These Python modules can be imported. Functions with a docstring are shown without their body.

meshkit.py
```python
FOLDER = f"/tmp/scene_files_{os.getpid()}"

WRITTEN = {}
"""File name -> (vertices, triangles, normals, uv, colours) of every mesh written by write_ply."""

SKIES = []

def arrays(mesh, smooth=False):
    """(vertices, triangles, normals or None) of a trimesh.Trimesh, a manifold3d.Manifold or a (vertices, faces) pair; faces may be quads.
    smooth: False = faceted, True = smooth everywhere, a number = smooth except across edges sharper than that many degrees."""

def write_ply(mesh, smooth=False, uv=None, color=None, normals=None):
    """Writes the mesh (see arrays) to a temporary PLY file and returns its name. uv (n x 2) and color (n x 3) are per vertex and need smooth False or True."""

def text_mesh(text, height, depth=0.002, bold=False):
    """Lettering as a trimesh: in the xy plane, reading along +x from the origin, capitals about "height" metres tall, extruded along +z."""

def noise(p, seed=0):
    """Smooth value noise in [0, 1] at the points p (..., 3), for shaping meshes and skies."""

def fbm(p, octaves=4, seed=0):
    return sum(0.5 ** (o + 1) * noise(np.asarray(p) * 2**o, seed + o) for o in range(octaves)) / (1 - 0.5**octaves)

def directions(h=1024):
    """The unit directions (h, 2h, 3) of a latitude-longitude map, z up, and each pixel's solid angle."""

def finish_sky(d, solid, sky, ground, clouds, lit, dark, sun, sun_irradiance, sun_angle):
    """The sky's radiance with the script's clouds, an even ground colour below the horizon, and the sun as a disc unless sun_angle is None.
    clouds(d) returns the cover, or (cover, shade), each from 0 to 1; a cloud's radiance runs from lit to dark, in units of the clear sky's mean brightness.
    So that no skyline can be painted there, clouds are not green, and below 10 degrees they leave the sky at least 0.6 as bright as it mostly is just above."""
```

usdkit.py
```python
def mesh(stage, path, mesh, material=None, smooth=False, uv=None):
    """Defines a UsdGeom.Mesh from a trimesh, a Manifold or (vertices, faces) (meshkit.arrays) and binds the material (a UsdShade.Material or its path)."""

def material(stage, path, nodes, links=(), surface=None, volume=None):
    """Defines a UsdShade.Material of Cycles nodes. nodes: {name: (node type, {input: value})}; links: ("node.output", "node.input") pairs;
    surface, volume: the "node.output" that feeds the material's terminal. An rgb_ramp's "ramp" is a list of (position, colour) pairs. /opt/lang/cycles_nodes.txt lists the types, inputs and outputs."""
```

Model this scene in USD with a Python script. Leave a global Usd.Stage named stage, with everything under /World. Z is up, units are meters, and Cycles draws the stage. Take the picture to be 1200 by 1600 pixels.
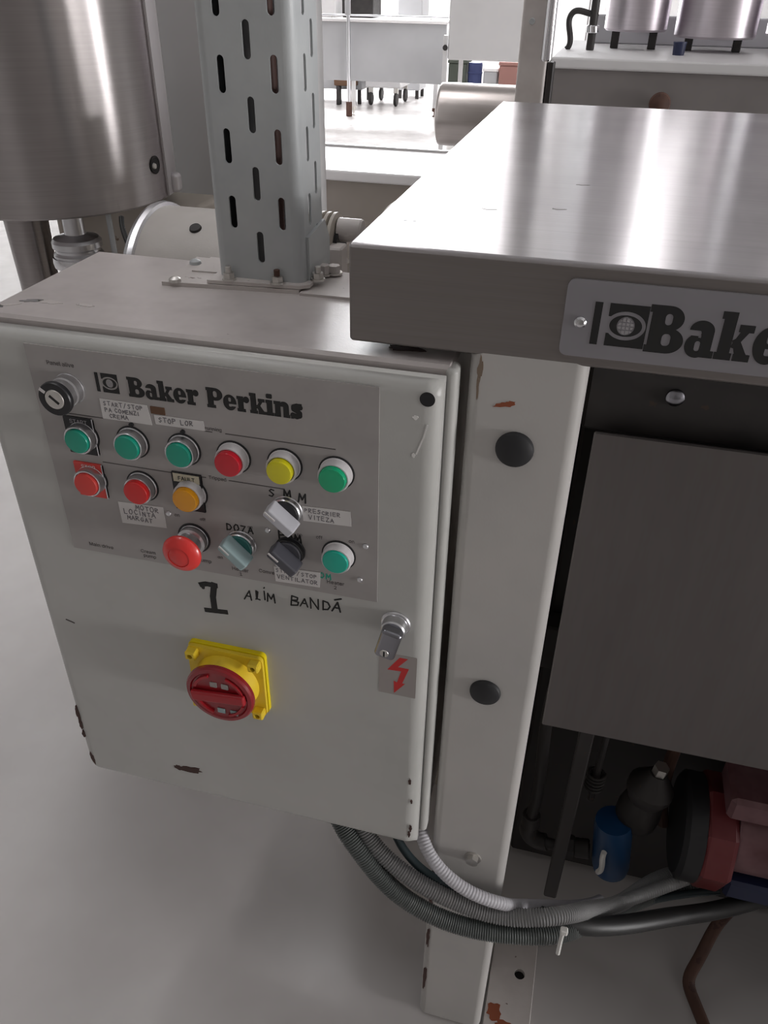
import math, numpy as np, trimesh, manifold3d, usdkit, meshkit
from shapely.geometry import Polygon, LineString, Point, box as sbox
from shapely import affinity, unary_union
from pxr import Usd, UsdGeom, UsdLux, UsdShade, Gf, Sdf

stage = Usd.Stage.CreateInMemory()
UsdGeom.SetStageUpAxis(stage, UsdGeom.Tokens.z)
UsdGeom.SetStageMetersPerUnit(stage, 1.0)
UsdGeom.Xform.Define(stage, '/World')
rng = np.random.default_rng(7)

# ------------------------------------------------------------------ camera
F_PX, YAW, PITCH, ROLL = 1253.06, 0.24794, -0.59073, 0.016116
CAM = np.array([0.48143, -0.57804, 1.36365])
cam = UsdGeom.Camera.Define(stage, '/World/camera')
cam.CreateHorizontalApertureAttr(36.0)
cam.CreateVerticalApertureAttr(48.0)
cam.CreateFocalLengthAttr(36.0 * F_PX / 1200.0)
cam.CreateClippingRangeAttr(Gf.Vec2f(0.02, 100))
cam.CreateFStopAttr(0.0)
cam.CreateExposureAttr(-1.0)
_cy, _sy, _cp, _sp = math.cos(YAW), math.sin(YAW), math.cos(PITCH), math.sin(PITCH)
_f = np.array([-_sy * _cp, _cy * _cp, _sp]); _r = np.array([_cy, _sy, 0]); _u = np.cross(_r, _f)
_r2 = _r * math.cos(ROLL) + _u * math.sin(ROLL); _u2 = -_r * math.sin(ROLL) + _u * math.cos(ROLL)
_m = Gf.Matrix4d(*[float(v) for v in (*_r2, 0, *_u2, 0, *(-_f), 0, *CAM, 1)])
cam.AddTransformOp().Set(_m)

# ------------------------------------------------------------------ light
# the hall: room x -9..7, y -2.2..13, ceiling 4.2 m. Daylight through window bands, fluorescent fittings overhead; all out of view, placed for their light.
RX0, RX1, RY0, RY1, RZ = -9.0, 7.0, -2.2, 13.0, 4.2
dome = UsdLux.DomeLight.Define(stage, '/World/sky_light')
dome.CreateIntensityAttr(0.35)
dome.CreateColorAttr(Gf.Vec3f(0.9, 0.95, 1.0))

def daylight(name, centre, w, h, face, intensity, color=(1, 1, 1)):
    """A large area light out of view, just inside its window, facing `face` (unit axis vector)."""
    l = UsdLux.RectLight.Define(stage, '/World/' + name)
    l.CreateWidthAttr(w); l.CreateHeightAttr(h); l.CreateIntensityAttr(intensity); l.CreateColorAttr(Gf.Vec3f(*color))
    f = np.array(face, float); z = -f; x = np.cross([0, 0, 1.0], z); x /= np.linalg.norm(x); y = np.cross(z, x)
    l.AddTransformOp().Set(Gf.Matrix4d(*[float(v) for v in (*x, 0, *y, 0, *z, 0, *centre, 1)]))
    return l

UNSEEN_WIN_BACK = dict(cx=-3.7, w=4.1, z0=1.5, z1=3.95)  # out of view, placed to whiten the cover and the far floor
UNSEEN_WIN_RIGHT = dict(cy=-0.6, w=2.0, z0=0.2, z1=1.35)  # out of view, kept low to light the right-hand rims
UNSEEN_DOOR_RIGHT = dict(cy=1.35, w=0.95, z0=0.02, z1=2.5)  # out of view, placed to give the hopper its bright streak
daylight('unseen_daylight_back', (UNSEEN_WIN_BACK['cx'], RY1 - 0.06, (UNSEEN_WIN_BACK['z0'] + UNSEEN_WIN_BACK['z1']) / 2), UNSEEN_WIN_BACK['w'], UNSEEN_WIN_BACK['z1'] - UNSEEN_WIN_BACK['z0'], (0, -1, 0), 95.0, (0.97, 0.98, 1.0))
UNSEEN_WIN_DIM = dict(cx=1.9, w=4.2, z0=2.2, z1=3.95)   # out of view, placed to brighten the right of the cover
daylight('unseen_daylight_back_dim', (UNSEEN_WIN_DIM['cx'], RY1 - 0.06, (UNSEEN_WIN_DIM['z0'] + UNSEEN_WIN_DIM['z1']) / 2), UNSEEN_WIN_DIM['w'], UNSEEN_WIN_DIM['z1'] - UNSEEN_WIN_DIM['z0'], (0, -1, 0), 4.0, (0.97, 0.98, 1.0))
daylight('unseen_daylight_right', (RX1 - 0.06, UNSEEN_WIN_RIGHT['cy'], (UNSEEN_WIN_RIGHT['z0'] + UNSEEN_WIN_RIGHT['z1']) / 2), UNSEEN_WIN_RIGHT['w'], UNSEEN_WIN_RIGHT['z1'] - UNSEEN_WIN_RIGHT['z0'], (-1, 0, 0), 75.0, (1.0, 0.98, 0.98))
daylight('unseen_daylight_door', (RX1 - 0.06, UNSEEN_DOOR_RIGHT['cy'], (UNSEEN_DOOR_RIGHT['z0'] + UNSEEN_DOOR_RIGHT['z1']) / 2), UNSEEN_DOOR_RIGHT['w'], UNSEEN_DOOR_RIGHT['z1'] - UNSEEN_DOOR_RIGHT['z0'], (-1, 0, 0), 48.0, (1.0, 0.99, 1.0))
LAMP = 24.0        # emission of the unseen ceiling diffusers

# ------------------------------------------------------------------ materials
LK = '/World/Looks/'
UsdGeom.Scope.Define(stage, '/World/Looks')
MATS = {}

def plain(name, col, rough=0.5, metal=0.0, **kw):
    if name not in MATS:
        MATS[name] = usdkit.material(stage, LK + name, {'p': ('principled_bsdf', dict(base_color=col, roughness=rough, metallic=metal, **kw))}, [], surface='p.BSDF')
    return MATS[name]

def paint(name, col, col2, rough=0.42, scale=6.0, spots=(0.16, 0.09, 0.06), spot_at=0.74, spot_scale=60, grime=None, bump=0.08):
    """Old enamel: broad tone drift, fine orange-peel, a few chips / specks where the noise peaks."""
    n = {'g': ('geometry', {}),
         'n1': ('noise_texture', dict(scale=scale, detail=4.0, roughness=0.6)),
         'r1': ('rgb_ramp', {'ramp': [(0.3, col), (0.72, col2)]}),
         'n2': ('noise_texture', dict(scale=spot_scale, detail=3.0, roughness=0.55)),
         'r2': ('rgb_ramp', {'ramp': [(0.0, (0, 0, 0)), (spot_at, (0, 0, 0)), (spot_at + 0.03, (1, 1, 1))]}),
         'mx': ('mix_color', dict(b=spots)),
         'n3': ('noise_texture', dict(scale=420.0, detail=2.0)),
         'b': ('bump', dict(strength=bump, distance=0.001)),
         'rr': ('map_range', dict(from_min=0.3, from_max=0.7, to_min=rough - 0.07, to_max=rough + 0.1)),
         'p': ('principled_bsdf', {})}
    l = [('g.position', 'n1.vector'), ('g.position', 'n2.vector'), ('g.position', 'n3.vector'), ('n1.fac', 'r1.fac'), ('n2.fac', 'r2.fac'),
         ('r1.color', 'mx.a'), ('r2.color', 'mx.fac'), ('mx.result', 'p.base_color'), ('n3.fac', 'b.height'), ('b.normal', 'p.normal'), ('n1.fac', 'rr.value'), ('rr.result', 'p.roughness')]
    MATS[name] = usdkit.material(stage, LK + name, n, l, surface='p.BSDF')
    return MATS[name]

def brushed(name, col, rough, stretch, strength=0.25, grain=None, aniso=0.0, dist=0.0006):
    """Brushed stainless: noise stretched along the grain drives bump, roughness and a little tone."""
    n = {'g': ('geometry', {}), 'm': ('mapping', dict(scale=stretch)),
         'n1': ('noise_texture', dict(scale=1.0, detail=5.0, roughness=0.7)),
         'n2': ('noise_texture', dict(scale=5.0, detail=3.0)),
         'rr': ('map_range', dict(from_min=0.3, from_max=0.7, to_min=rough - 0.012, to_max=rough + 0.015)),
         'rc': ('rgb_ramp', {'ramp': [(0.25, tuple(c * 0.86 for c in col)), (0.75, col)]}),
         'b': ('bump', dict(strength=strength, distance=dist)),
         'p': ('principled_bsdf', dict(metallic=1.0, anisotropic=aniso))}
    if grain is not None: n['t'] = ('vector_math', dict(math_type='add', vector1=grain, vector2=(0, 0, 0)))
    l = [('t.vector', 'p.tangent')] if grain is not None else []
    l += [('g.position', 'm.vector'), ('m.vector', 'n1.vector'), ('g.position', 'n2.vector'), ('n1.fac', 'b.height'), ('b.normal', 'p.normal'),
         ('n2.fac', 'rr.value'), ('rr.result', 'p.roughness'), ('n1.fac', 'rc.fac'), ('rc.color', 'p.base_color')]
    MATS[name] = usdkit.material(stage, LK + name, n, l, surface='p.BSDF')
    return MATS[name]

paint('cabinet_paint', (0.43, 0.43, 0.41), (0.49, 0.485, 0.465), 0.36, 5.0, (0.12, 0.10, 0.09), 0.79, 90)
paint('cabinet_top_paint', (0.47, 0.43, 0.42), (0.54, 0.50, 0.485), 0.33, 9.0, (0.15, 0.12, 0.11), 0.75, 45)
paint('post_paint', (0.44, 0.43, 0.415), (0.51, 0.49, 0.47), 0.40, 6.0, (0.20, 0.10, 0.06), 0.77, 50)
paint('frame_paint_dirty', (0.36, 0.32, 0.27), (0.46, 0.42, 0.37), 0.5, 8.0, (0.14, 0.07, 0.04), 0.66, 25)
paint('galvanised', (0.40, 0.42, 0.43), (0.48, 0.50, 0.50), 0.42, 14.0, (0.30, 0.29, 0.28), 0.76, 60)
paint('plate_paint', (0.50, 0.46, 0.44), (0.58, 0.54, 0.52), 0.5, 20.0, (0.2, 0.16, 0.14), 0.72, 60)
paint('motor_paint', (0.46, 0.43, 0.40), (0.56, 0.53, 0.50), 0.42, 12.0, (0.16, 0.13, 0.11), 0.74, 50)
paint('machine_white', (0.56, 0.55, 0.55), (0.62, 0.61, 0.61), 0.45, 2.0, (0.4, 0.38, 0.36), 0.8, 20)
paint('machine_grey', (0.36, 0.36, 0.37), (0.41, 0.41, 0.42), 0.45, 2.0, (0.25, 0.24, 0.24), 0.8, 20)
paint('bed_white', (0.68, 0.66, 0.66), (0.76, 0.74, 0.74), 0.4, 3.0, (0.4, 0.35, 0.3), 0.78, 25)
paint('bed_front', (0.27, 0.235, 0.20), (0.33, 0.29, 0.26), 0.5, 3.0, (0.15, 0.11, 0.08), 0.78, 25)  # shade of the bed front is put into this darker brown
paint('maroon_paint', (0.085, 0.022, 0.026), (0.22, 0.115, 0.125), 0.45, 14.0, (0.06, 0.03, 0.03), 0.68, 30)
paint('red_flange_paint', (0.13, 0.010, 0.010), (0.17, 0.035, 0.04), 0.4, 14.0, (0.12, 0.03, 0.03), 0.72, 50)
paint('rusty', (0.06, 0.026, 0.018), (0.10, 0.05, 0.035), 0.75, 30.0, (0.05, 0.02, 0.015), 0.62, 40)
paint('dark_iron', (0.018, 0.016, 0.016), (0.035, 0.03, 0.028), 0.55, 20.0, (0.05, 0.03, 0.02), 0.7, 60)
paint('floor_epoxy', (0.47, 0.445, 0.435), (0.535, 0.515, 0.505), 0.27, 2.2, (0.17, 0.14, 0.12), 0.775, 26, bump=0.05)
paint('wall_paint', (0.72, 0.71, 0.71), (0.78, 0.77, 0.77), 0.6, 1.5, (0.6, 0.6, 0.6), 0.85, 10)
paint('front_wall_paint', (0.13, 0.12, 0.115), (0.16, 0.15, 0.14), 0.6, 1.5, (0.14, 0.13, 0.12), 0.85, 10)  # dark, so the unseen front wall bounces little light
paint('side_wall_paint', (0.40, 0.40, 0.39), (0.45, 0.45, 0.44), 0.6, 1.5, (0.4, 0.4, 0.4), 0.85, 10)  # unseen side walls, kept darker to cut bounced light
paint('ceiling_paint', (0.36, 0.36, 0.36), (0.42, 0.42, 0.42), 0.7, 1.5, (0.6, 0.6, 0.6), 0.85, 10)  # unseen ceiling, kept darker to cut bounced light
paint('panel_aluminium', (0.325, 0.305, 0.295), (0.36, 0.34, 0.33), 0.40, 25.0, (0.24, 0.2, 0.19), 0.80, 60, bump=0.03)
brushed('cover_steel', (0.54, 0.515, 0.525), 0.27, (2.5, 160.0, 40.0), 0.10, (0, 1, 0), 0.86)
brushed('fascia_steel', (0.30, 0.275, 0.265), 0.42, (3.0, 40.0, 200.0), 0.2)  # darker copy of the cover metal, shade of the skirt in its colour
brushed('drum_steel', (0.43, 0.40, 0.395), 0.34, (4.0, 4.0, 260.0), 0.10, (0, 0, 1), 0.97)
brushed('edge_steel', (0.62, 0.585, 0.59), 0.46, (4.0, 4.0, 160.0), 0.1)
plain('darkened_chrome', (0.30, 0.30, 0.33), 0.2, 1.0)  # chrome darkened to carry dark reflections and shade in its colour
brushed('inset_steel', (0.20, 0.185, 0.18), 0.42, (40.0, 40.0, 5.0), 0.2)  # made dark to carry the shade and dark reflections under the cover
brushed('roller_steel', (0.46, 0.42, 0.40), 0.3, (3.0, 80.0, 80.0), 0.2)
brushed('vessel_steel', (0.62, 0.57, 0.61), 0.45, (6.0, 6.0, 160.0), 0.1, (0, 0, 1), 0.6)
plain('chrome', (0.78, 0.78, 0.80), 0.12, 1.0)
plain('satin_chrome', (0.68, 0.68, 0.70), 0.28, 1.0)
plain('zinc', (0.60, 0.58, 0.55), 0.38, 0.9)
plain('black_plastic', (0.012, 0.012, 0.014), 0.4)
plain('black_ink', (0.010, 0.010, 0.010), 0.6)
plain('black_rubber', (0.016, 0.016, 0.018), 0.55)
plain('grey_ink', (0.09, 0.08, 0.08), 0.6)
plain('pencil_ink', (0.16, 0.15, 0.16), 0.7)
plain('green_lens', (0.0, 0.30, 0.20), 0.32, coat_weight=0.3)
plain('bright_green_lens', (0.0, 0.38, 0.17), 0.28, coat_weight=0.4)
plain('pale_green_lens', (0.0, 0.40, 0.29), 0.32, coat_weight=0.3)
plain('red_lens', (0.62, 0.012, 0.012), 0.3, coat_weight=0.3)
plain('worn_red_lens', (0.66, 0.055, 0.045), 0.45)
plain('crimson_lens', (0.55, 0.006, 0.02), 0.26, coat_weight=0.4)
plain('yellow_lens', (0.66, 0.60, 0.005), 0.28, coat_weight=0.4)
plain('amber_lens', (0.72, 0.30, 0.0), 0.28, coat_weight=0.4)
plain('clear_collar', (0.62, 0.60, 0.61), 0.25)
plain('mushroom_red', (0.70, 0.035, 0.03), 0.34, coat_weight=0.3)
plain('isolator_yellow', (0.78, 0.56, 0.03), 0.42)
plain('isolator_yellow_base', (0.82, 0.64, 0.0), 0.4)
plain('isolator_red', (0.26, 0.006, 0.012), 0.28, coat_weight=0.4)
plain('isolator_red_light', (0.36, 0.015, 0.022), 0.3)
plain('teal_plastic', (0.03, 0.15, 0.14), 0.35)
plain('pale_teal_plastic', (0.30, 0.40, 0.41), 0.4)
plain('light_grey_plastic', (0.50, 0.50, 0.54), 0.4)
plain('dark_grey_plastic', (0.075, 0.075, 0.09), 0.38)
plain('paper', (0.62, 0.60, 0.59), 0.8)
plain('cream_label', (0.55, 0.50, 0.38), 0.7)
plain('warning_film', (0.33, 0.30, 0.285), 0.42)
plain('warning_red', (0.55, 0.022, 0.022), 0.45)
plain('rust_brown', (0.060, 0.030, 0.025), 0.85)
plain('stain_brown', (0.20, 0.15, 0.11), 0.8)
plain('edge_strip', (0.56, 0.535, 0.545), 0.38, 0.5)
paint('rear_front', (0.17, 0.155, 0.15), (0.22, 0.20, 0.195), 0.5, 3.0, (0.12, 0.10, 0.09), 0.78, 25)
plain('rust_orange', (0.26, 0.07, 0.03), 0.85)
plain('scratch_white', (0.70, 0.69, 0.67), 0.6)
plain('grey_conduit', (0.21, 0.21, 0.21), 0.5)
plain('green_grey_conduit', (0.105, 0.115, 0.112), 0.45)
plain('white_conduit', (0.52, 0.51, 0.54), 0.5)
plain('dark_cable', (0.018, 0.018, 0.018), 0.5)
plain('teal_cable', (0.02, 0.035, 0.04), 0.5)
plain('brown_cable', (0.10, 0.045, 0.035), 0.6)
plain('grey_cable', (0.20, 0.19, 0.19), 0.6)
plain('nylon_white', (0.70, 0.69, 0.66), 0.5)
plain('blue_plastic', (0.005, 0.045, 0.13), 0.45)
plain('navy_plastic', (0.012, 0.018, 0.06), 0.5)
plain('nameplate_grey', (0.30, 0.29, 0.31), 0.4, 0.4)
plain('emblem_grey', (0.34, 0.33, 0.34), 0.5)
plain('hole_shade', (0.010, 0.008, 0.008), 0.7)  # near-black that stands in for the shade inside holes
plain('crate_green', (0.06, 0.07, 0.055), 0.7)
plain('crate_blue', (0.03, 0.04, 0.12), 0.7)
plain('sack_red', (0.28, 0.14, 0.12), 0.8)
plain('brown_box', (0.12, 0.06, 0.03), 0.7)
plain('lamp_housing', (0.7, 0.7, 0.7), 0.4)
MATS['lamp_glow'] = usdkit.material(stage, LK + 'lamp_glow', {'e': ('emission', dict(color=(1.0, 0.98, 0.99), strength=LAMP))}, [], surface='e.emission')
MATS['window_glass'] = usdkit.material(stage, LK + 'window_glass', {'t': ('transparent_bsdf', dict(color=(0.95, 0.97, 0.97))), 'gl': ('glossy_bsdf', dict(roughness=0.02)), 'fr': ('fresnel', dict(IOR=1.45)), 'm': ('mix_closure', {})},
    [('fr.fac', 'm.fac'), ('t.BSDF', 'm.closure1'), ('gl.BSDF', 'm.closure2')], surface='m.closure')

# ------------------------------------------------------------------ naming helpers
USED = {}
def numbered(parent, name):
    k = (parent, name); n = USED.get(k, 0); USED[k] = n + 1
    return name if n == 0 else f'{name}_{n:03d}'

def pth(p): return str(p.GetPath()) if hasattr(p, 'GetPath') else p

def thing(name, label, cat, group=None, loc=(0, 0, 0)):
    x = UsdGeom.Xform.Define(stage, '/World/' + numbered('/World', name))
    x.AddTranslateOp().Set(Gf.Vec3d(*map(float, loc)))
    o = x.GetPrim(); BASE[str(o.GetPath())] = np.array(loc, float)
    return tag(o, label, cat, group)
BASE = {}

def tag(o, label=None, cat=None, group=None, kind=None):
    for k, v in (('label', label), ('category', cat), ('group', group), ('kind', kind)):
        if v: o.SetCustomDataByKey(k, v)
    return o

def obj(name, mesh, mat, parent=None, label=None, smooth=30, kind=None):
    """One mesh; mesh coordinates are world, shifted into the parent's frame."""
    pp = pth(parent) if parent is not None else '/World'
    path = pp + '/' + numbered(pp, name)
    off = np.zeros(3); q = pp
    while q and q != '/World':
        off = off + BASE.get(q, 0); q = q.rpartition('/')[0]
    if isinstance(mesh, (list, tuple)): mesh = trimesh.util.concatenate([as_tri(m) for m in mesh])
    mesh = as_tri(mesh).copy(); mesh.apply_translation(-off)
    m = usdkit.mesh(stage, path, mesh, MATS[mat], smooth=smooth)
    tag(m.GetPrim(), label, None, None, kind)
    return m.GetPrim()

def single(name, mesh, mat, label, cat, group=None, smooth=30):
    return tag(obj(name, mesh, mat, None, None, smooth), label, cat, group)

def struct(name, mesh, mat, label=None, smooth=30):
    return tag(obj(name, mesh, mat, None, label, smooth), None, None, None, 'structure')

# ------------------------------------------------------------------ mesh helpers
def as_tri(m):
    if isinstance(m, manifold3d.Manifold):
        q = m.to_mesh(); return trimesh.Trimesh(q.vert_properties[:, :3], q.tri_verts, process=False)
    return m

def mani(t):
    t = t.copy(); t.merge_vertices()
    return manifold3d.Manifold(manifold3d.Mesh(np.asarray(t.vertices, np.float32), np.asarray(t.faces, np.uint32)))

def bx(x0, x1, y0, y1, z0, z1):
    return trimesh.creation.box(bounds=[[x0, y0, z0], [x1, y1, z1]])

def cb(x0, x1, y0, y1, z0, z1, r=0.002, seg=1):
    """box with rounded edges: hull of little spheres (seg subdivisions) or a chamfer."""
    pts = []
    if seg <= 1:
        for sx in (0, 1):
            for sy in (0, 1):
                for sz in (0, 1):
                    X, Y, Z = (x0, x1)[sx], (y0, y1)[sy], (z0, z1)[sz]
                    dx, dy, dz = (r, -r)[sx], (r, -r)[sy], (r, -r)[sz]
                    pts += [(X, Y + dy, Z + dz), (X + dx, Y, Z + dz), (X + dx, Y + dy, Z)]
    else:
        s = trimesh.creation.icosphere(subdivisions=seg, radius=r).vertices
        for X in (x0 + r, x1 - r):
            for Y in (y0 + r, y1 - r):
                for Z in (z0 + r, z1 - r): pts += [tuple(p) for p in s + [X, Y, Z]]
    return trimesh.convex.convex_hull(np.array(pts))

def on_front(shape, y, t):
    """shapely shape drawn in (x, z) -> slab of thickness t standing out towards -y from plane y."""
    gs = [g for g in getattr(shape, 'geoms', [shape]) if g.geom_type == 'Polygon' and g.area > 1e-9]
    m = trimesh.util.concatenate([trimesh.creation.extrude_polygon(g, t, engine='earcut') for g in gs])
    v = m.vertices.copy(); m.vertices = np.stack([v[:, 0], y - v[:, 2], v[:, 1]], 1)
    return m

def on_side(shape, x, t):
    """shape in (y, z) -> slab from plane x towards +x."""
    gs = [g for g in getattr(shape, 'geoms', [shape]) if g.geom_type == 'Polygon' and g.area > 1e-9]
    m = trimesh.util.concatenate([trimesh.creation.extrude_polygon(g, t, engine='earcut') for g in gs])
    v = m.vertices.copy(); m.vertices = np.stack([x + v[:, 2], v[:, 0], v[:, 1]], 1)
    return m

def on_top(shape, z, t):
    gs = [g for g in getattr(shape, 'geoms', [shape]) if g.geom_type == 'Polygon' and g.area > 1e-9]
    m = trimesh.util.concatenate([trimesh.creation.extrude_polygon(g, t, engine='earcut') for g in gs])
    m.apply_translation([0, 0, z]); return m

def rrect(x0, x1, z0, z1, r):
    return sbox(x0 + r, z0 + r, x1 - r, z1 - r).buffer(r, quad_segs=6)

def lathe(profile, origin, axis=(0, 0, 1), n=40):
    """profile: (radius, height) list, revolved about `axis` through `origin`."""
    m = trimesh.creation.revolve(np.array(profile, float), sections=n)
    T = trimesh.geometry.align_vectors([0, 0, 1], np.array(axis, float))
    m.apply_transform(T); m.apply_translation(origin)
    m.fix_normals()
    return m

def front_lathe(profile, x, z, y=0.0, n=36):
    return lathe(profile, (x, y, z), (0, -1, 0), n)

def spline(pts, n):
    from scipy.interpolate import CubicSpline
    p = np.array(pts, float); d = np.r_[0, np.cumsum(np.linalg.norm(np.diff(p, axis=0), axis=1))]
    c = CubicSpline(d, p); s = np.linspace(0, d[-1], n)
    return c(s), s

def tube(pts, r, n=80, sides=12, ring=0.0, pitch=0.004, smooth_path=True, caps=True):
    """tube along a path; ring > 0 makes a corrugated conduit (radius swings by ring every pitch metres)."""
    if smooth_path:
        p, s = spline(pts, n)
        if ring:
            n = int(s[-1] / pitch * 6); p, s = spline(pts, n)
    else:
        p = np.array(pts, float); s = np.r_[0, np.cumsum(np.linalg.norm(np.diff(p, axis=0), axis=1))]
    t = np.gradient(p, axis=0); t /= np.linalg.norm(t, axis=1, keepdims=True)
    u = np.cross(t[0], [0.3, 0.2, 1.0]); u /= np.linalg.norm(u)
    V, k = [], len(p); a = np.linspace(0, 2 * np.pi, sides, endpoint=False)
    for i in range(k):
        u = u - t[i] * (u @ t[i]); u /= np.linalg.norm(u); w = np.cross(t[i], u)
        rr = r + (ring * (abs(math.sin(math.pi * s[i] / pitch)) - 0.5) if ring else 0)
        V.append(p[i] + rr * (np.cos(a)[:, None] * u + np.sin(a)[:, None] * w))
    V = np.vstack(V); Fc = []
    for i in range(k - 1):
        for j in range(sides):
            b, c2 = i * sides + j, i * sides + (j + 1) % sides
            Fc += [(b, c2, c2 + sides), (b, c2 + sides, b + sides)]
    if caps:
        V = np.vstack([V, p[0], p[-1]]); e = len(V)
        for j in range(sides):
            Fc += [(e - 2, (j + 1) % sides, j), (e - 1, (k - 1) * sides + j, (k - 1) * sides + (j + 1) % sides)]
    return trimesh.Trimesh(V, Fc, process=False)

def cyl(p0, p1, r, n=24):
    p0, p1 = np.array(p0, float), np.array(p1, float); L = np.linalg.norm(p1 - p0)
    c = min(r * 0.12, L * 0.2)
    return lathe([(0, 0), (r - c, 0), (r, c), (r, L - c), (r - c, L), (0, L)], p0, (p1 - p0) / L, n)

def hexnut(p, axis, r, h):
    a = np.linspace(0, 2 * np.pi, 7)[:-1]
    q = Polygon([(math.cos(t) * r, math.sin(t) * r) for t in a])
    m = trimesh.creation.extrude_polygon(q, h, engine='earcut')
    m.apply_transform(trimesh.geometry.align_vectors([0, 0, 1], np.array(axis, float))); m.apply_translation(p); return m

# ------------------------------------------------------------------ lettering
def ell(cx, cy, rx, ry): return affinity.scale(Point(cx, cy).buffer(1, quad_segs=16), rx, ry)
def poly(*p): return Polygon(p)

def slab_glyph(c):
    """heavy slab-serif letters on a unit cap height; returns (shape, advance)."""
    S = .30; sl = .15; xh = .76
    if c == 'B':
        o = unary_union([sbox(.06, 0, .5, 1), sbox(0, 0, .4, sl), sbox(0, 1 - sl, .4, 1), ell(.5, .74, .36, .26), ell(.52, .275, .42, .275)])
        return o - rrect(.40, .58, .60, .84, .08) - rrect(.40, .62, .16, .42, .09), .98
    if c == 'P':
        o = unary_union([sbox(.06, 0, .38, 1), sbox(0, 0, .48, sl), sbox(0, 1 - sl, .4, 1), sbox(.3, .38, .5, 1), ell(.5, .69, .40, .31)])
        return o - rrect(.38, .60, .54, .85, .10), .92
    if c == 'a':
        o = unary_union([ell(.30, .23, .29, .25), ell(.36, xh - .2, .30, .21), sbox(.36, .02, .66, xh - .2), sbox(.36, 0, .74, sl)])
        o = o - rrect(.0, .36, .44, .56, .05) - rrect(.25, .385, .12, .34, .06) - sbox(.30, .405, .37, .47)
        return o, .76
    if c == 'k':
        o = unary_union([sbox(.06, 0, .36, 1), sbox(0, 1 - sl, .3, 1), sbox(0, 0, .42, sl), sbox(.46, 0, .86, sl), sbox(.46, xh - sl, .82, xh),
                         poly((.34, .28), (.58, xh - .02), (.80, xh - .02), (.46, .26)), poly((.36, .42), (.50, .50), (.84, .05), (.52, .05))])
        return o, .87
    if c == 'e':
        o = ell(.36, xh / 2, .36, xh / 2 + .01) - rrect(.29, .44, .42, .63, .06) - sbox(.30, .20, .8, .32)
        o = unary_union([o, sbox(.3, .32, .70, .42)]) - rrect(.30, .46, .17, .32, .05)
        return o, .76
    if c == 'r':
        o = unary_union([sbox(.06, 0, .36, xh), sbox(0, 0, .46, sl), sbox(0, xh - sl, .3, xh), ell(.52, xh - .14, .16, .16), poly((.34, xh - .30), (.34, xh - .10), (.5, xh), (.56, xh - .12))])
        return o, .70
    if c == 'i':
        return unary_union([sbox(.06, 0, .36, xh), sbox(0, 0, .42, sl), sbox(0, xh - sl, .3, xh), rrect(.05, .37, .84, 1.06, .06)]), .44
    if c == 'n':
        o = unary_union([sbox(.06, 0, .36, xh), sbox(0, 0, .40, sl), sbox(0, xh - sl, .3, xh), sbox(.50, 0, .80, xh - .2), sbox(.45, 0, .86, sl), ell(.54, xh - .22, .26, .23)])
        return o - sbox(.36, 0, .50, xh - .24), .88
    if c == 's':
        o = LineString([(.54, .58), (.36, .64), (.18, .58), (.18, .48), (.36, .40), (.50, .30), (.50, .18), (.33, .12), (.12, .18)]).buffer(.125, quad_segs=8)
        o = unary_union([o, sbox(.45, .50, .62, xh), sbox(.02, 0, .18, .27)])
        return o, .66
    return None, .42

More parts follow.
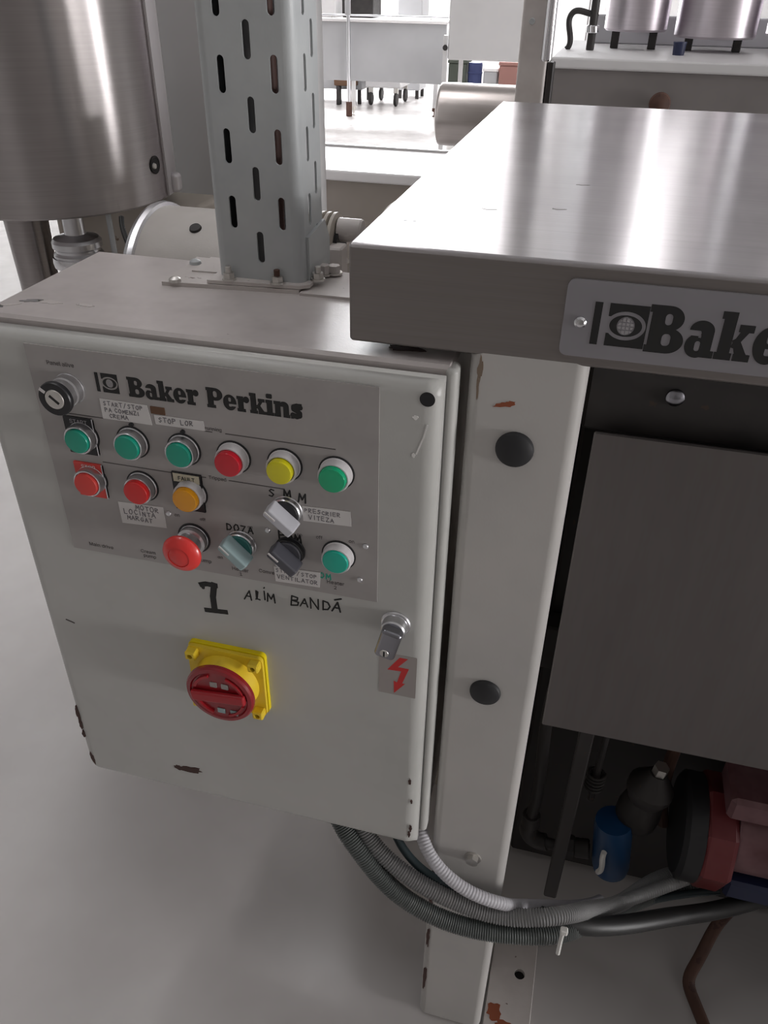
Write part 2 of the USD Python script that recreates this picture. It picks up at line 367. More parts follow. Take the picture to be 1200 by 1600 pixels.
def slab_text(s, x, z, h, stretch=1.0):
    g, cx = [], 0.0
    for c in s:
        sh, adv = slab_glyph(c)
        if sh is not None: g.append(affinity.translate(sh, cx, 0))
        cx += adv
    u = unary_union(g)
    return affinity.translate(affinity.scale(u, h * stretch, h, origin=(0, 0)), x, z), cx * h * stretch

STROKES = {  # one-line hand capitals on a 0..0.7 x 0..1 cell
 'A': [[(0, 0), (.35, 1), (.7, 0)], [(.15, .38), (.58, .38)]], 'B': [[(0, 0), (0, 1), (.5, .9), (.5, .6), (0, .52), (.6, .4), (.58, .08), (0, 0)]],
 'C': [[(.65, .85), (.3, 1), (0, .5), (.3, 0), (.65, .15)]], 'D': [[(0, 0), (0, 1), (.45, .9), (.65, .5), (.45, .08), (0, 0)]],
 'E': [[(.6, 1), (0, 1), (0, 0), (.6, 0)], [(0, .52), (.5, .52)]], 'F': [[(.6, 1), (0, 1), (0, 0)], [(0, .52), (.5, .52)]], 'G': [[(.65, .85), (.3, 1), (0, .5), (.3, 0), (.65, .15), (.65, .45), (.4, .45)]],
 'H': [[(0, 0), (0, 1)], [(.6, 0), (.6, 1)], [(0, .5), (.6, .5)]], 'I': [[(.2, 0), (.2, 1)]], 'L': [[(0, 1), (0, 0), (.55, 0)]], 'M': [[(0, 0), (.08, 1), (.38, .35), (.68, 1), (.75, 0)]],
 'N': [[(0, 0), (0, 1), (.6, 0), (.6, 1)]], 'O': [[(.3, 1), (0, .6), (.08, .1), (.4, 0), (.65, .4), (.55, .9), (.3, 1)]], 'P': [[(0, 0), (0, 1), (.5, .92), (.5, .58), (0, .5)]],
 'R': [[(0, 0), (0, 1), (.5, .92), (.5, .58), (0, .5), (.6, 0)]], 'S': [[(.6, .88), (.3, 1), (.05, .78), (.55, .35), (.35, 0), (0, .1)]], 'T': [[(0, 1), (.7, 1)], [(.35, 1), (.35, 0)]],
 'U': [[(0, 1), (.05, .1), (.35, 0), (.6, .15), (.62, 1)]], 'V': [[(0, 1), (.32, 0), (.65, 1)]], 'Z': [[(0, 1), (.6, 1), (0, 0), (.65, 0)]], '/': [[(0, -.1), (.5, 1.1)]],
 '1': [[(.0, .85), (.3, 1), (.3, 0)]], 'l': [[(0, .0), (.12, .1), (.22, .9), (.05, .95), (.08, .05), (.4, 0)]], 'i': [[(.2, 0), (.22, .68)], [(.2, .98), (.22, 1.0)]]}

def hand(s, x, z, h, w, slant=0.0, drop=0.0, jitter=0.05, seed=1, gap=.28):
    r = np.random.default_rng(seed); g, cx = [], 0.0
    for c in s:
        if c == ' ': cx += .55; continue
        k = 1 + r.uniform(-.1, .1); dz = r.uniform(-jitter, jitter)
        for st in STROKES[c]:
            pts = [(cx + a * k + slant * b + r.uniform(-jitter, jitter) * .5, b * k + dz + r.uniform(-jitter, jitter) * .5 - drop * cx) for a, b in st]
            g.append(LineString(pts).buffer(w / h / 2, quad_segs=3))
        cx += (.42 if c in 'Iil1' else .72) * k + gap
    u = unary_union(g).simplify(.01)
    return affinity.translate(affinity.scale(u, h, h, origin=(0, 0)), x, z)

def printed(s, x, z, h, y, t=0.00025, bold=False):
    m = meshkit.text_mesh(s, h, t, bold); v = m.vertices.copy()
    m.vertices = np.stack([x + v[:, 0], y - v[:, 2], z + v[:, 1]], 1); return m

def emblem(x, z, h):
    """square trade mark: bar, then a dark square with an eye in it. returns (dark shape, grey shape)."""
    dark = unary_union([sbox(0, 0, .17, 1), sbox(.33, 0, 1.2, 1) - ell(.74, .5, .44, .34)])
    dark = dark - sbox(.33, .30, .40, .70)
    dark = unary_union([dark, ell(.74, .5, .36, .25)]) - ell(.74, .5, .2, .22)
    globe = ell(.74, .5, .17, .19)
    for k in (-.09, 0, .09): globe = globe - sbox(.5, .5 + k - .012, 1, .5 + k + .012) - sbox(.74 + k - .012, .2, .74 + k + .012, .8)
    f = lambda s: affinity.translate(affinity.scale(s, h, h, origin=(0, 0)), x, z)
    return f(dark), f(globe)

def blob(x, z, rx, rz, seed, ang=0, n=18):
    r = np.random.default_rng(seed); a = np.linspace(0, 2 * np.pi, n, endpoint=False)
    k = 1 + r.uniform(-.28, .28, n)
    p = Polygon(np.stack([np.cos(a) * rx * k, np.sin(a) * rz * k], 1)).buffer(0)
    return affinity.translate(affinity.rotate(p, ang, origin=(0, 0)), x, z)

# ================================================================== THE HALL
struct('floor', bx(RX0, RX1, RY0, RY1, -0.12, 0.0), 'floor_epoxy')
struct('ceiling', bx(RX0, RX1, RY0, RY1, RZ, RZ + 0.1), 'ceiling_paint')
def wall_with_hole(a0, a1, b0, b1, fixed0, fixed1, axis, more=None):
    """wall in the x-z (axis 'y') or y-z (axis 'x') plane with a rectangular hole a0..a1, b0..b1."""
    lo, hi = (RX0, RX1) if axis == 'y' else (RY0, RY1)
    s = sbox(lo, 0, hi, RZ) - sbox(a0, b0, a1, b1)
    if more is not None: s = s - more
    return on_front(s, fixed1, fixed1 - fixed0) if axis == 'y' else on_side(s, fixed0, fixed1 - fixed0)
wb = struct('wall_back', wall_with_hole(UNSEEN_WIN_BACK['cx'] - UNSEEN_WIN_BACK['w'] / 2, UNSEEN_WIN_BACK['cx'] + UNSEEN_WIN_BACK['w'] / 2, UNSEEN_WIN_BACK['z0'], UNSEEN_WIN_BACK['z1'], RY1, RY1 + .15, 'y', sbox(UNSEEN_WIN_DIM['cx'] - UNSEEN_WIN_DIM['w'] / 2, UNSEEN_WIN_DIM['z0'], UNSEEN_WIN_DIM['cx'] + UNSEEN_WIN_DIM['w'] / 2, UNSEEN_WIN_DIM['z1'])), 'wall_paint')
struct('unseen_wall_front', bx(RX0, RX1, RY0 - .15, RY0, 0, RZ), 'front_wall_paint')  # unseen wall behind the camera, close and dark to dim the front
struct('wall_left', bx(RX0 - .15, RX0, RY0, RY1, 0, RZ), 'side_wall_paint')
struct('wall_right', wall_with_hole(UNSEEN_WIN_RIGHT['cy'] - UNSEEN_WIN_RIGHT['w'] / 2, UNSEEN_WIN_RIGHT['cy'] + UNSEEN_WIN_RIGHT['w'] / 2, UNSEEN_WIN_RIGHT['z0'], UNSEEN_WIN_RIGHT['z1'], RX1, RX1 + .15, 'x', sbox(UNSEEN_DOOR_RIGHT['cy'] - UNSEEN_DOOR_RIGHT['w'] / 2, 0, UNSEEN_DOOR_RIGHT['cy'] + UNSEEN_DOOR_RIGHT['w'] / 2, UNSEEN_DOOR_RIGHT['z1'])), 'side_wall_paint')

def window(n, horizontal, c, w, z0, z1, at):
    x = UsdGeom.Xform.Define(stage, f'/World/window_{n}').GetPrim(); tag(x, None, None, None, 'structure')
    def bar(a0, a1, b0, b1, d0=.02, d1=.08):
        return bx(a0, a1, at + d0, at + d1, b0, b1) if horizontal else bx(at + d0, at + d1, a0, a1, b0, b1)
    a0, a1 = c - w / 2, c + w / 2
    obj('window_frame', [bar(a0, a1, z0, z0 + .06), bar(a0, a1, z1 - .06, z1), bar(a0, a0 + .06, z0, z1), bar(a1 - .06, a1, z0, z1)], 'lamp_housing', x)
    k = max(1, round(w / 1.15))
    for i in range(k):
        p0, p1 = a0 + w * i / k, a0 + w * (i + 1) / k
        if i: obj('mullion', bar(p0 - .03, p0 + .03, z0 + .06, z1 - .06), 'lamp_housing', x)
        obj('pane', bar(p0 + .03, p1 - .03, z0 + .06, z1 - .06, .045, .051), 'window_glass', x)
window(1, True, UNSEEN_WIN_BACK['cx'], UNSEEN_WIN_BACK['w'], UNSEEN_WIN_BACK['z0'], UNSEEN_WIN_BACK['z1'], RY1)
window(2, False, UNSEEN_WIN_RIGHT['cy'], UNSEEN_WIN_RIGHT['w'], UNSEEN_WIN_RIGHT['z0'], UNSEEN_WIN_RIGHT['z1'], RX1)
window(3, True, UNSEEN_WIN_DIM['cx'], UNSEEN_WIN_DIM['w'], UNSEEN_WIN_DIM['z0'], UNSEEN_WIN_DIM['z1'], RY1)
dx = UsdGeom.Xform.Define(stage, '/World/door_1').GetPrim(); tag(dx, None, None, None, 'structure')
d0, d1 = UNSEEN_DOOR_RIGHT['cy'] - UNSEEN_DOOR_RIGHT['w'] / 2, UNSEEN_DOOR_RIGHT['cy'] + UNSEEN_DOOR_RIGHT['w'] / 2
obj('door_frame', [bx(RX1 + .02, RX1 + .10, d0, d0 + .07, 0, 2.5), bx(RX1 + .02, RX1 + .10, d1 - .07, d1, 0, 2.5), bx(RX1 + .02, RX1 + .10, d0, d1, 2.43, 2.5)], 'lamp_housing', dx)
obj('glazed_leaf', bx(RX1 + .05, RX1 + .056, d0 + .07, d1 - .07, .01, 2.43), 'window_glass', dx)
# the far wall is clad with tall white panels: their joints
for k, x in enumerate((-4.4, -3.5, -2.56, -1.88, -1.0, -.1, .8, 1.7, 2.6)):
    obj('panel_joint', bx(x - .008, x + .008, RY1 - .006, RY1 + .002, 0, 1.45), 'grey_cable', wb)

def luminaire(x, y, label):  # out of view; placed to brighten the far floor and cabinet top
    t = thing('unseen_ceiling_light', label, 'ceiling light', 'unseen ceiling lights in rows', (x, y, RZ))
    obj('housing', cb(x - .16, x + .16, y - .75, y + .75, RZ - .09, RZ, .01), 'lamp_housing', t)
    obj('diffuser', cb(x - .13, x + .13, y - .72, y + .72, RZ - .115, RZ - .088, .008), 'lamp_glow', t)
ORD = ('first', 'second', 'third', 'fourth', 'fifth')
for i, ly in enumerate((6.5, 8.2, 9.9, 11.6)):
    for k, lx in enumerate((-5.0, -3.5, -2.0, -0.5, 1.0)):
        luminaire(lx, ly, f'unseen white fluorescent ceiling fitting, {ORD[k]} from the left in the {ORD[i]} row behind the machines')
for lx, ly, w in ((-0.95, -0.3, 'nearest to the control cabinet'), (-0.55, 1.5, 'beyond the stainless hopper')):
    luminaire(lx, ly, 'unseen white fluorescent ceiling fitting ' + w)

# ================================================================== CONTROL CABINET (front door plane y = 0)
TOP = 1.10
cab = thing('control_cabinet', 'pale grey metal control cabinet with push buttons and a yellow isolator on its door', 'control cabinet', None, (0.16, 0.1, 0.48))
X0, X1, ZB = -0.064, 0.385, 0.48
body = mani(cb(X0 + .004, X1, .0225, .227, ZB, TOP, .003)) - mani(bx(X0 + .03, X1 - .03, 0, .05, ZB + .03, TOP - .03))
b_ = obj('body', body, 'cabinet_top_paint', cab)
obj('gasket', on_front(sbox(X0 + .016, ZB + .012, X1 - .012, TOP - .018) - sbox(X0 + .03, ZB + .03, X1 - .03, TOP - .03), .0225, .005), 'black_rubber', cab)
_e = trimesh.creation.icosphere(subdivisions=3).vertices * [.0145, .0115, .0145]
_d = np.vstack([_e + [x, .0115, z] for x in (X0 + .0145, X1 - .004 - .0145) for z in (ZB - .002 + .0145, TOP - .0065 - .0145)])
_d = np.vstack([_d, [[x, .0185, z] for x in (X0, X1 - .004) for z in (ZB - .002, TOP - .0065)]])
_d = np.vstack([_d, [[x, .0115, z] for x in (X0, X1 - .004) for z in (ZB - .002, TOP - .0065)]])
door = obj('door', trimesh.convex.convex_hull(_d), 'cabinet_paint', cab, smooth=40)
# rolled rim standing on the right edge of the body, behind the door
obj('body_rim', cb(X1 - .006, X1 + .005, .0195, .040, ZB + .004, TOP - .001, .0052, 2), 'cabinet_paint', cab)
# wear
E_ = 0.0004
obj('rust_patch', on_front(unary_union([blob(.088, .528, .017, .0055, 3, 8), blob(.073, .5265, .006, .004, 4)]), 0.0, E_), 'rust_brown', cab, 'brown rust patch low on the door')
obj('rust_patch', on_front(unary_union([blob(-.0585, z, .0022, l, i) for i, (z, l) in enumerate(((.585, .012), (.566, .009), (.548, .006)))]), 0.0072, .0068), 'rust_brown', cab)
obj('paint_chip', on_front(unary_union([blob(-.0545, .503, .0025, .011, 8, 8)]), 0.0, E_), 'rust_brown', cab)
obj('paint_chip', on_front(unary_union([blob(.3725, .5025, .0016, .005, 9), blob(.374, .515, .0016, .006, 10), blob(.3705, .60, .0016, .005, 11), blob(.3735, .565, .0012, .004, 12)]), 0.0005, E_ * 2), 'rust_brown', cab)
obj('scratch', on_front(unary_union([LineString([(.3625, 1.028), (.368, 1.044), (.3705, 1.056)]).buffer(.0007), blob(.3605, 1.062, .0022, .002, 5), blob(.36, 1.026, .0018, .002, 6)]), 0.0, E_), 'scratch_white', cab)
obj('scratch', on_front(LineString([(-.036, .7485), (-.031, .747), (-.0265, .7455)]).buffer(.0008), 0.0, E_), 'grey_ink', cab)
obj('drilled_hole', front_lathe([(0, 0), (.0062, 0), (.0064, .0006), (.0045, .0007), (0, .0003)], .3698, 1.0795), 'black_plastic', cab)
obj('dust_smear', on_top(unary_union([blob(-.012, .063, .012, .004, 21), blob(.025, .065, .01, .003, 22), blob(-.045, .045, .011, .0026, 23, 35)]), TOP, E_), 'plate_paint', cab)
obj('dust_smear', on_top(unary_union([blob(-.03, .062, .011, .0035, 24, 20), blob(-.05, .04, .004, .003, 25)]), TOP, E_), 'grey_cable', cab)
obj('rust_patch', on_top(blob(.34, .05, .016, .007, 26), TOP, E_), 'rust_brown', cab)

# control plate
PY = -0.0015
plate = sbox(0.0, 0.8585, .33, 1.0853)
cp = obj('control_plate', on_front(plate, 0.0, .0015), 'panel_aluminium', cab, 'grey aluminium control plate printed with the maker\'s name')
tx, wid = slab_text('Baker Perkins', 0, 0, 1)
sx = (.263 - .0985) / tx.bounds[2]
tx = affinity.translate(affinity.scale(tx, sx, .0192, origin=(0, 0)), .0985, .0)
obj('lettering', on_front(affinity.translate(tx, 0, 1.0463), PY, .0003), 'black_ink', cp)
dk, gl = emblem(.0668, 1.0472, .0186)
obj('emblem', on_front(dk, PY, .0003), 'black_ink', cp)
obj('emblem', on_front(gl, PY, .0003), 'emblem_grey', cp)
lines = [sbox(.025, 1.0194, .067, 1.0203), sbox(.168, 1.0212, .176, 1.022), sbox(.1885, 1.0214, .2915, 1.0223), sbox(.0565, .9712, .1285, .9720), sbox(.157, .9716, .164, .9724), sbox(.187, .9722, .242, .9731)]
for l_ in lines: obj('printed_line', on_front(l_, PY, .0003), 'grey_ink', cp)
texts = [('Panel alive', .0195, 1.0675, .0040), ('Main drive', .0193, .8655, .0042), ('Cream', .0792, .8685, .0040), ('pump', .0815, .8632, .0040), ('Water pump', .125, .8702, .0042), ('Heater', .1795, .8668, .0042), ('1', .187, .8610, .0042),
         ('Conveyor', .2085, .8702, .0040), ('Heater', .2790, .8715, .0042), ('2', .286, .8655, .0042), ('on', .1245, .9216, .0036), ('off', .1515, .9214, .0034), ('on', .2010, .9218, .0034), ('on', .2335, .9228, .0034), ('on', .2510, .9226, .0034),
         ('off', .2700, .9232, .0036), ('on', .3020, .9246, .0036), ('running', .1690, 1.0232, .0034), ('Tripped', .1665, .9712, .0036), ('on', .1655, .8785, .0036)]
for s_, x, z, h in texts: obj('printed_text', printed(s_, x, z, h, PY), 'grey_ink', cp)
# handwriting straight on the plate and door
obj('pen_marking', on_front(unary_union([hand('S', .2262, .9628, .0085, .0012, seed=3), hand('M', .2405, .9632, .008, .0016, seed=4), hand('M', .2545, .9610, .0085, .0016, .12, seed=5)]), PY, .0003), 'black_ink', cp)
obj('pen_marking', on_front(hand('DOZA', .1795, .9158, .0072, .0013, seed=6), PY, .0003), 'black_ink', cp)
obj('pen_marking', on_front(hand('PAM', .2330, .9150, .0092, .0016, seed=7, gap=.14), PY, .0003), 'black_ink', cp)
obj('pen_marking', on_front(hand('OM', .2725, .8765, .0065, .0012, seed=8), PY, .0003), 'green_lens', cp)
one = unary_union([LineString([(.1425, .8385), (.1475, .8405), (.1575, .8405)]).buffer(.003, cap_style='square'), LineString([(.1435, .8395), (.1437, .8345)]).buffer(.0018), LineString([(.1565, .8405), (.1535, .8245), (.1535, .8065)]).buffer(.0034, cap_style='square'),
                   LineString([(.1445, .8045), (.1655, .8065)]).buffer(.0029, cap_style='square')])
obj('pen_marking', on_front(one, 0, .0003), 'black_ink', cab, 'large numeral 1 in black marker on the door')
ali = unary_union([hand('A', .1890, .8300, .0125, .0015, .2, seed=11), hand('l', .2020, .8320, .012, .0015, seed=12), hand('i', .2085, .8335, .0145, .0015, seed=13), hand('M', .2145, .8325, .010, .0016, seed=14),
                   hand('B', .2400, .8330, .0120, .0016, .1, seed=15), hand('A', .2500, .8345, .0105, .0015, .1, seed=16), hand('N', .2610, .8345, .0125, .0015, seed=17), hand('D', .2740, .8350, .0115, .0017, seed=18),
                   hand('A', .2835, .8355, .0120, .0018, .15, seed=19), LineString([(.2865, .8505), (.2930, .8532)]).buffer(.0009)])
obj('pen_marking', on_front(ali, 0, .0003), 'black_ink', cab, 'handwritten black words ALiM BANDA under the control plate')

def legend_plate(x0, x1, z0, z1, mat, text, tmat, label, sub=None):
    p = obj('legend_plate', on_front(rrect(x0, x1, z0, z1, .001), PY, .0016), mat, cab, label)
    y = PY - .0016
    if sub: obj('label_strip', on_front(sbox(*sub), y, .0004), 'cream_label', p); y -= .0004
    h = .0040 if sub else .0042
    m = printed(text, 0, 0, h, y); w = m.bounds[1, 0]; m.apply_translation([(x0 + x1) / 2 - w / 2, 0, (z1 - .0066 if not sub else sub[1] + .0022)])
    obj('lettering', m, tmat, p)
    obj('edge_trim', on_front(sbox(x1 - .0012, z0, x1, z1), PY, .0019), 'satin_chrome' if not sub else mat, p)
legend_plate(.0245, .0555, .9785, 1.0175, 'black_plastic', 'START', 'emblem_grey', 'black legend plate reading START')
legend_plate(.0245, .0555, .930, .9685, 'worn_red_lens', 'STOP', 'paper', 'red legend plate reading STOP')
legend_plate(.1290, .1595, .9325, .9740, 'black_plastic', 'FAULT', 'black_ink', 'black legend plate with a cream strip reading FAULT', (.1308, .9640, .1575, .9728))

def paper_label(pts, rows, label, h, w=.0007):
    s = Polygon(pts); p = obj('paper_label', on_front(s, PY - .0001, .0004), 'paper', cab, label)
    obj('writing', on_front(unary_union([hand(t, x, z, hh, w, seed=30 + i, jitter=.07) for i, (t, x, z, hh) in enumerate(rows)]), PY - .0005, .0002), 'pencil_ink', p)
paper_label([(.0672, 1.0402), (.1146, 1.0397), (.1168, 1.0200), (.0668, 1.0200)], [('START/STOP', .0705, 1.0340, .0041), ('PA COMENZI', .0708, 1.0278, .0038), ('CREMA', .0745, 1.0218, .0040)], 'white paper label, three handwritten lines, above the middle green button', .004)
paper_label([(.1202, 1.0312), (.1685, 1.0314), (.1693, 1.0219), (.1206, 1.0217)], [('STOP', .1245, 1.0246, .0046), ('LOR', .1460, 1.0250, .0042)], 'narrow white paper label above the third green button', .004, .0008)
paper_label([(.0645, .9280), (.1136, .9299), (.1143, .9052), (.0649, .9026)], [('MOTOR', .0835, .9222, .0052), ('LOCINTA', .0695, .9154, .0052), ('MARGAT', .0720, .9084, .0048)], 'white paper label, three handwritten lines, under the red button', .005, .0008)
paper_label([(.2579, .9578), (.3040, .9595), (.3050, .9434), (.2584, .9411)], [('PRESCRIER', .2605, .9515, .0040), ('VITEZA', .2640, .9445, .0044)], 'white paper label beside the light grey selector', .004, .0007)
paper_label([(.2252, .8805), (.2735, .8832), (.2720, .8645), (.2261, .8625)], [('START/STOP', .2272, .8748, .0044), ('VENTILATOR', .2280, .8672, .0044)], 'white paper label under the black selector', .005, .0007)
obj('embossed_tape', on_front(rrect(.1176, .1318, 1.0322, 1.0394, .0005), PY, .0006), 'brown_box', cab, 'dark brown embossed tape under the maker\'s name')

def button(x, z, lens, label, collar='satin_chrome', lens_len=.006, r=.0122, tall=.0105, worn=False):
    p = obj('push_button', front_lathe([(0, 0), (.0152, 0), (.0154, .0012), (.0145, .002), (.0147, .0028), (.0147, tall - .0015), (.0140, tall), (.0128, tall), (.0126, tall - .003), (0, tall - .003)], x, z, PY), collar, cab, label)
    obj('lens', front_lathe([(0, 0), (r, 0), (r, lens_len - .0015), (r - .0006, lens_len - .0004), (r - .002, lens_len), (0, lens_len + .0003)], x, z, PY - tall + .003), lens, p)
    obj('seal_ring', front_lathe([(.0152, 0), (.0168, 0), (.0168, .0008), (.0152, .0012)], x, z, PY), 'black_rubber', p)
button(.0416, .9976, 'green_lens', 'green push button with chrome collar on the black START plate')
button(.0936, .9990, 'green_lens', 'green push button under the three-line paper label')
button(.1455, .9992, 'green_lens', 'green push button under the narrow paper label')
button(.1945, .9990, 'crimson_lens', 'red indicator lamp in the upper row', 'clear_collar', .0085, .0124)
button(.2435, .9990, 'yellow_lens', 'yellow indicator lamp', 'clear_collar', .0085, .0120)
button(.2918, .9985, 'bright_green_lens', 'bright green indicator lamp at the right end of the upper row', 'clear_collar', .0075, .0124)
button(.0410, .9500, 'worn_red_lens', 'worn red push button on the red STOP plate')
button(.0954, .9512, 'red_lens', 'red push button beside the STOP plate', 'satin_chrome', .0075, .0126)
button(.1467, .9522, 'amber_lens', 'amber fault lamp', 'clear_collar', .0085, .0124)
button(.2922, .9080, 'pale_green_lens', 'pale green push button at the lower right of the plate', 'clear_collar', .0055, .0126)
for x in (.0955, .1470): obj('locating_peg', front_lathe([(0, 0), (.0022, 0), (.0022, .002), (0, .0024)], x, 1.0178, PY), 'black_plastic', cab)

# key switch
ks = obj('key_switch', front_lathe([(0, 0), (.0150, 0), (.0152, .0012), (.0146, .0018), (.0142, .0085), (.0128, .0095), (.0134, .0105), (.0134, .0185), (.0142, .0195), (.0142, .0215), (0, .0215)], .0385, 1.0462, PY), 'satin_chrome', cab, 'chrome key switch at the top left of the plate')
obj('black_ring', front_lathe([(.0098, .0), (.0158, 0), (.0162, .001), (.0162, .004), (.0155, .0052), (.0098, .0052)], .0385, 1.0462, PY - .0195), 'black_plastic', ks)
kf = obj('key_face', front_lathe([(0, 0), (.0098, 0), (.0098, .0046), (.009, .0056), (0, .0058)], .0385, 1.0462, PY - .0195), 'zinc', ks)
obj('key_slot', on_front(affinity.rotate(sbox(.0385 - .0055, 1.0462 - .0013, .0385 + .0055, 1.0462 + .0013), -40), PY - .0251, .0003), 'black_ink', ks)
obj('pointer_mark', on_front(affinity.rotate(sbox(.0385 - .0160, 1.0462 - .0016, .0385 - .0100, 1.0462 + .0016), -35, origin=(.0385, 1.0462)), PY - .0246, .0003), 'paper', ks)

def selector(x, z, collar, disc, grip, ang, label, tall=.006):
    p = obj('selector_switch', front_lathe([(0, 0), (.0150, 0), (.0154, .0012), (.0147, .002), (.0147, tall), (.0138, tall + .0012), (0, tall + .0012)], x, z, PY), collar, cab, label)
    obj('disc', front_lathe([(0, 0), (.0134, 0), (.0134, .0015), (.0125, .0024), (0, .0024)], x, z, PY - tall - .0008), disc, p)
    y0 = PY - tall - .002
    g = cb(-.0165, .0165, -.0170, 0, -.0062, .0062, .0022, 2)
    v = g.vertices.copy(); k = np.where(v[:, 1] < -.009, .82, 1.0); v[:, 2] *= k; v[:, 0] = np.where(np.abs(v[:, 0]) > .012, v[:, 0] * np.where(v[:, 1] < -.009, .96, 1), v[:, 0]); g.vertices = v
    a = math.radians(ang); R_ = np.array([[math.cos(a), 0, -math.sin(a)], [0, 1, 0], [math.sin(a), 0, math.cos(a)]])
    g.vertices = g.vertices @ R_.T + [x, y0, z]
    h = obj('grip', g, grip, p)
    e = cb(-.0166, -.004, -.0174, -.0166, -.0011, .0011, .0003); e.vertices = e.vertices @ R_.T + [x, y0, z]
    obj('indicator_line', e, 'paper', p)
selector(.2432, .9505, 'satin_chrome', 'black_plastic', 'light_grey_plastic', -42, 'light grey selector knob beside the PRESCRIER label')
selector(.1935, .9020, 'satin_chrome', 'teal_plastic', 'pale_teal_plastic', -45, 'teal selector knob under the word DOZA')
selector(.2436, .9046, 'black_plastic', 'dark_grey_plastic', 'dark_grey_plastic', -42, 'black selector knob under the word PAM')

# emergency stop
es = obj('emergency_stop', front_lathe([(0, 0), (.0150, 0), (.0154, .0012), (.0147, .002), (.0146, .008), (.0120, .0095), (.0116, .024), (0, .024)], .1428, .8990, PY), 'satin_chrome', cab, 'emergency stop with a red mushroom head')
obj('mushroom_head', front_lathe([(0, 0), (.0120, 0), (.0165, .001), (.0192, .0035), (.0198, .006), (.0190, .0085), (.0160, .0115), (.0110, .0135), (.0108, .0128), (.0080, .0138), (0, .0148)], .1428, .8990, PY - .021, 44), 'mushroom_red', es)
obj('seal_ring', front_lathe([(.0150, 0), (.0172, 0), (.0172, .001), (.0150, .0014)], .1428, .8990, PY), 'black_rubber', es)
for x, z in ((.2216, .9232), (.3185, .9236), (.3128, .8830), (.1188, .9234), (.2300, .8838)):
    s = obj('plate_screw', front_lathe([(0, 0), (.0030, 0), (.0029, .0008), (.0021, .0017), (0, .0021)], x, z, PY, 20), 'satin_chrome', cab)

# isolator
IX, IZ = .1632, .7150
iso = obj('isolator_switch', on_front(rrect(IX - .0445, IX + .0445, IZ - .0445, IZ + .0445, .006), 0, .0055), 'isolator_yellow_base', cab, 'yellow mains isolator with a red rotary dial')
up = mani(on_front(rrect(IX - .0435, IX + .0435, IZ - .0435, IZ + .0435, .006), -.0062, .0045))
obj('upper_plate', up, 'isolator_yellow', iso)
obj('hub', front_lathe([(0, 0), (.0375, 0), (.0365, .006), (.0350, .0155), (0, .0155)], IX, IZ, -.0100, 48), 'isolator_yellow', iso)
for sx, sz in ((-1, 1), (1, 1), (1, -1), (-1, -1)):
    cx, cz = IX + sx * .036, IZ + sz * .036
    lug = mani(cb(cx - .0062, cx + .0062, -.0205, -.0095, cz - .0055, cz + .0055, .0015)) - mani(cyl((cx, -.03, cz), (cx, -.0150, cz), .0030, 16))
    obj('corner_lug', lug, 'isolator_yellow', iso)
    obj('fixing_screw', cyl((cx, -.0150, cz), (cx, -.0168, cz), .0028, 14), 'rusty', iso)
di = mani(front_lathe([(0, 0), (.0375, 0), (.0392, .0015), (.0392, .0055), (.0375, .0078), (.0335, .0085), (.0320, .0068), (0, .0068)], IX, IZ, -.0255, 56))
obj('dial', di, 'isolator_red', iso, 'dark red rotary dial')
gr = cb(-.0318, .0318, -.0392, -.0320, -.0065, .0065, .0028, 2); a = math.radians(6); R_ = np.array([[math.cos(a), 0, -math.sin(a)], [0, 1, 0], [math.sin(a), 0, math.cos(a)]])
gr.vertices = gr.vertices @ R_.T + [IX, 0, IZ]
obj('dial_grip', gr, 'isolator_red_light', iso)
rimr = []
for a0 in (18, 110, 200, 290):
    ring = Point(IX, IZ).buffer(.0300, quad_segs=20) - Point(IX, IZ).buffer(.0270, quad_segs=20)
    w = Polygon([(IX, IZ)] + [(IX + .06 * math.cos(math.radians(t)), IZ + .06 * math.sin(math.radians(t))) for t in np.linspace(a0, a0 + 52, 8)])
    rimr.append(on_front(ring & w, -.0320, .003))
obj('dial_rib', rimr, 'isolator_red_light', iso)
obj('padlock_slot', [on_front(rrect(IX - .0055 + dx, IX + .0035 + dx, IZ - .0265, IZ - .0195, .0008), -.0321, .0012) for dx in (.0015, .0165)], 'pale_teal_plastic', iso)
obj('padlock_slot', [on_front(rrect(IX - .009 + dx, IX - .001 + dx, IZ + .0115, IZ + .0185, .0008), -.0321, .0012) for dx in (0, .013)], 'warning_film', iso)

# lock
lk = obj('door_lock', front_lathe([(0, 0), (.0150, 0), (.0152, .0014), (.0142, .0026), (.0128, .0030), (.0124, .0125), (.0112, .0140), (0, .0140)], .3490, .8350, 0), 'satin_chrome', cab, 'chrome cam lock near the right edge of the door')
lv = cb(-.0105, .0105, -.0260, -.0120, -.0270, .0090, .0045, 2); a = math.radians(-14); R_ = np.array([[math.cos(a), 0, -math.sin(a)], [0, 1, 0], [math.sin(a), 0, math.cos(a)]])
lv.vertices = lv.vertices @ R_.T + [.3490, 0, .8350]
obj('lock_lever', lv, 'darkened_chrome', lk)
obj('keyhole', front_lathe([(0, 0), (.0045, 0), (.0042, .0006), (0, .0008)], .3440, .8170, -.0260), 'zinc', lk)
obj('keyhole_slot', on_front(sbox(.3432, .8135, .3448, .8200), -.0267, .0003), 'black_ink', lk)
wl = obj('warning_label', on_front(rrect(.3325, .3720, .7360, .7935, .0008), 0, .0003), 'warning_film', cab, 'grey film label with a red lightning bolt')
bolt = Polygon([(.354, .7900), (.3625, .7900), (.3525, .7765), (.3640, .7765), (.3575, .7545), (.3605, .7545), (.3492, .7385), (.3485, .7560), (.3520, .7545), (.3560, .7715), (.3415, .7705)])
obj('lightning_bolt', on_front(bolt, -.0003, .0002), 'warning_red', wl)

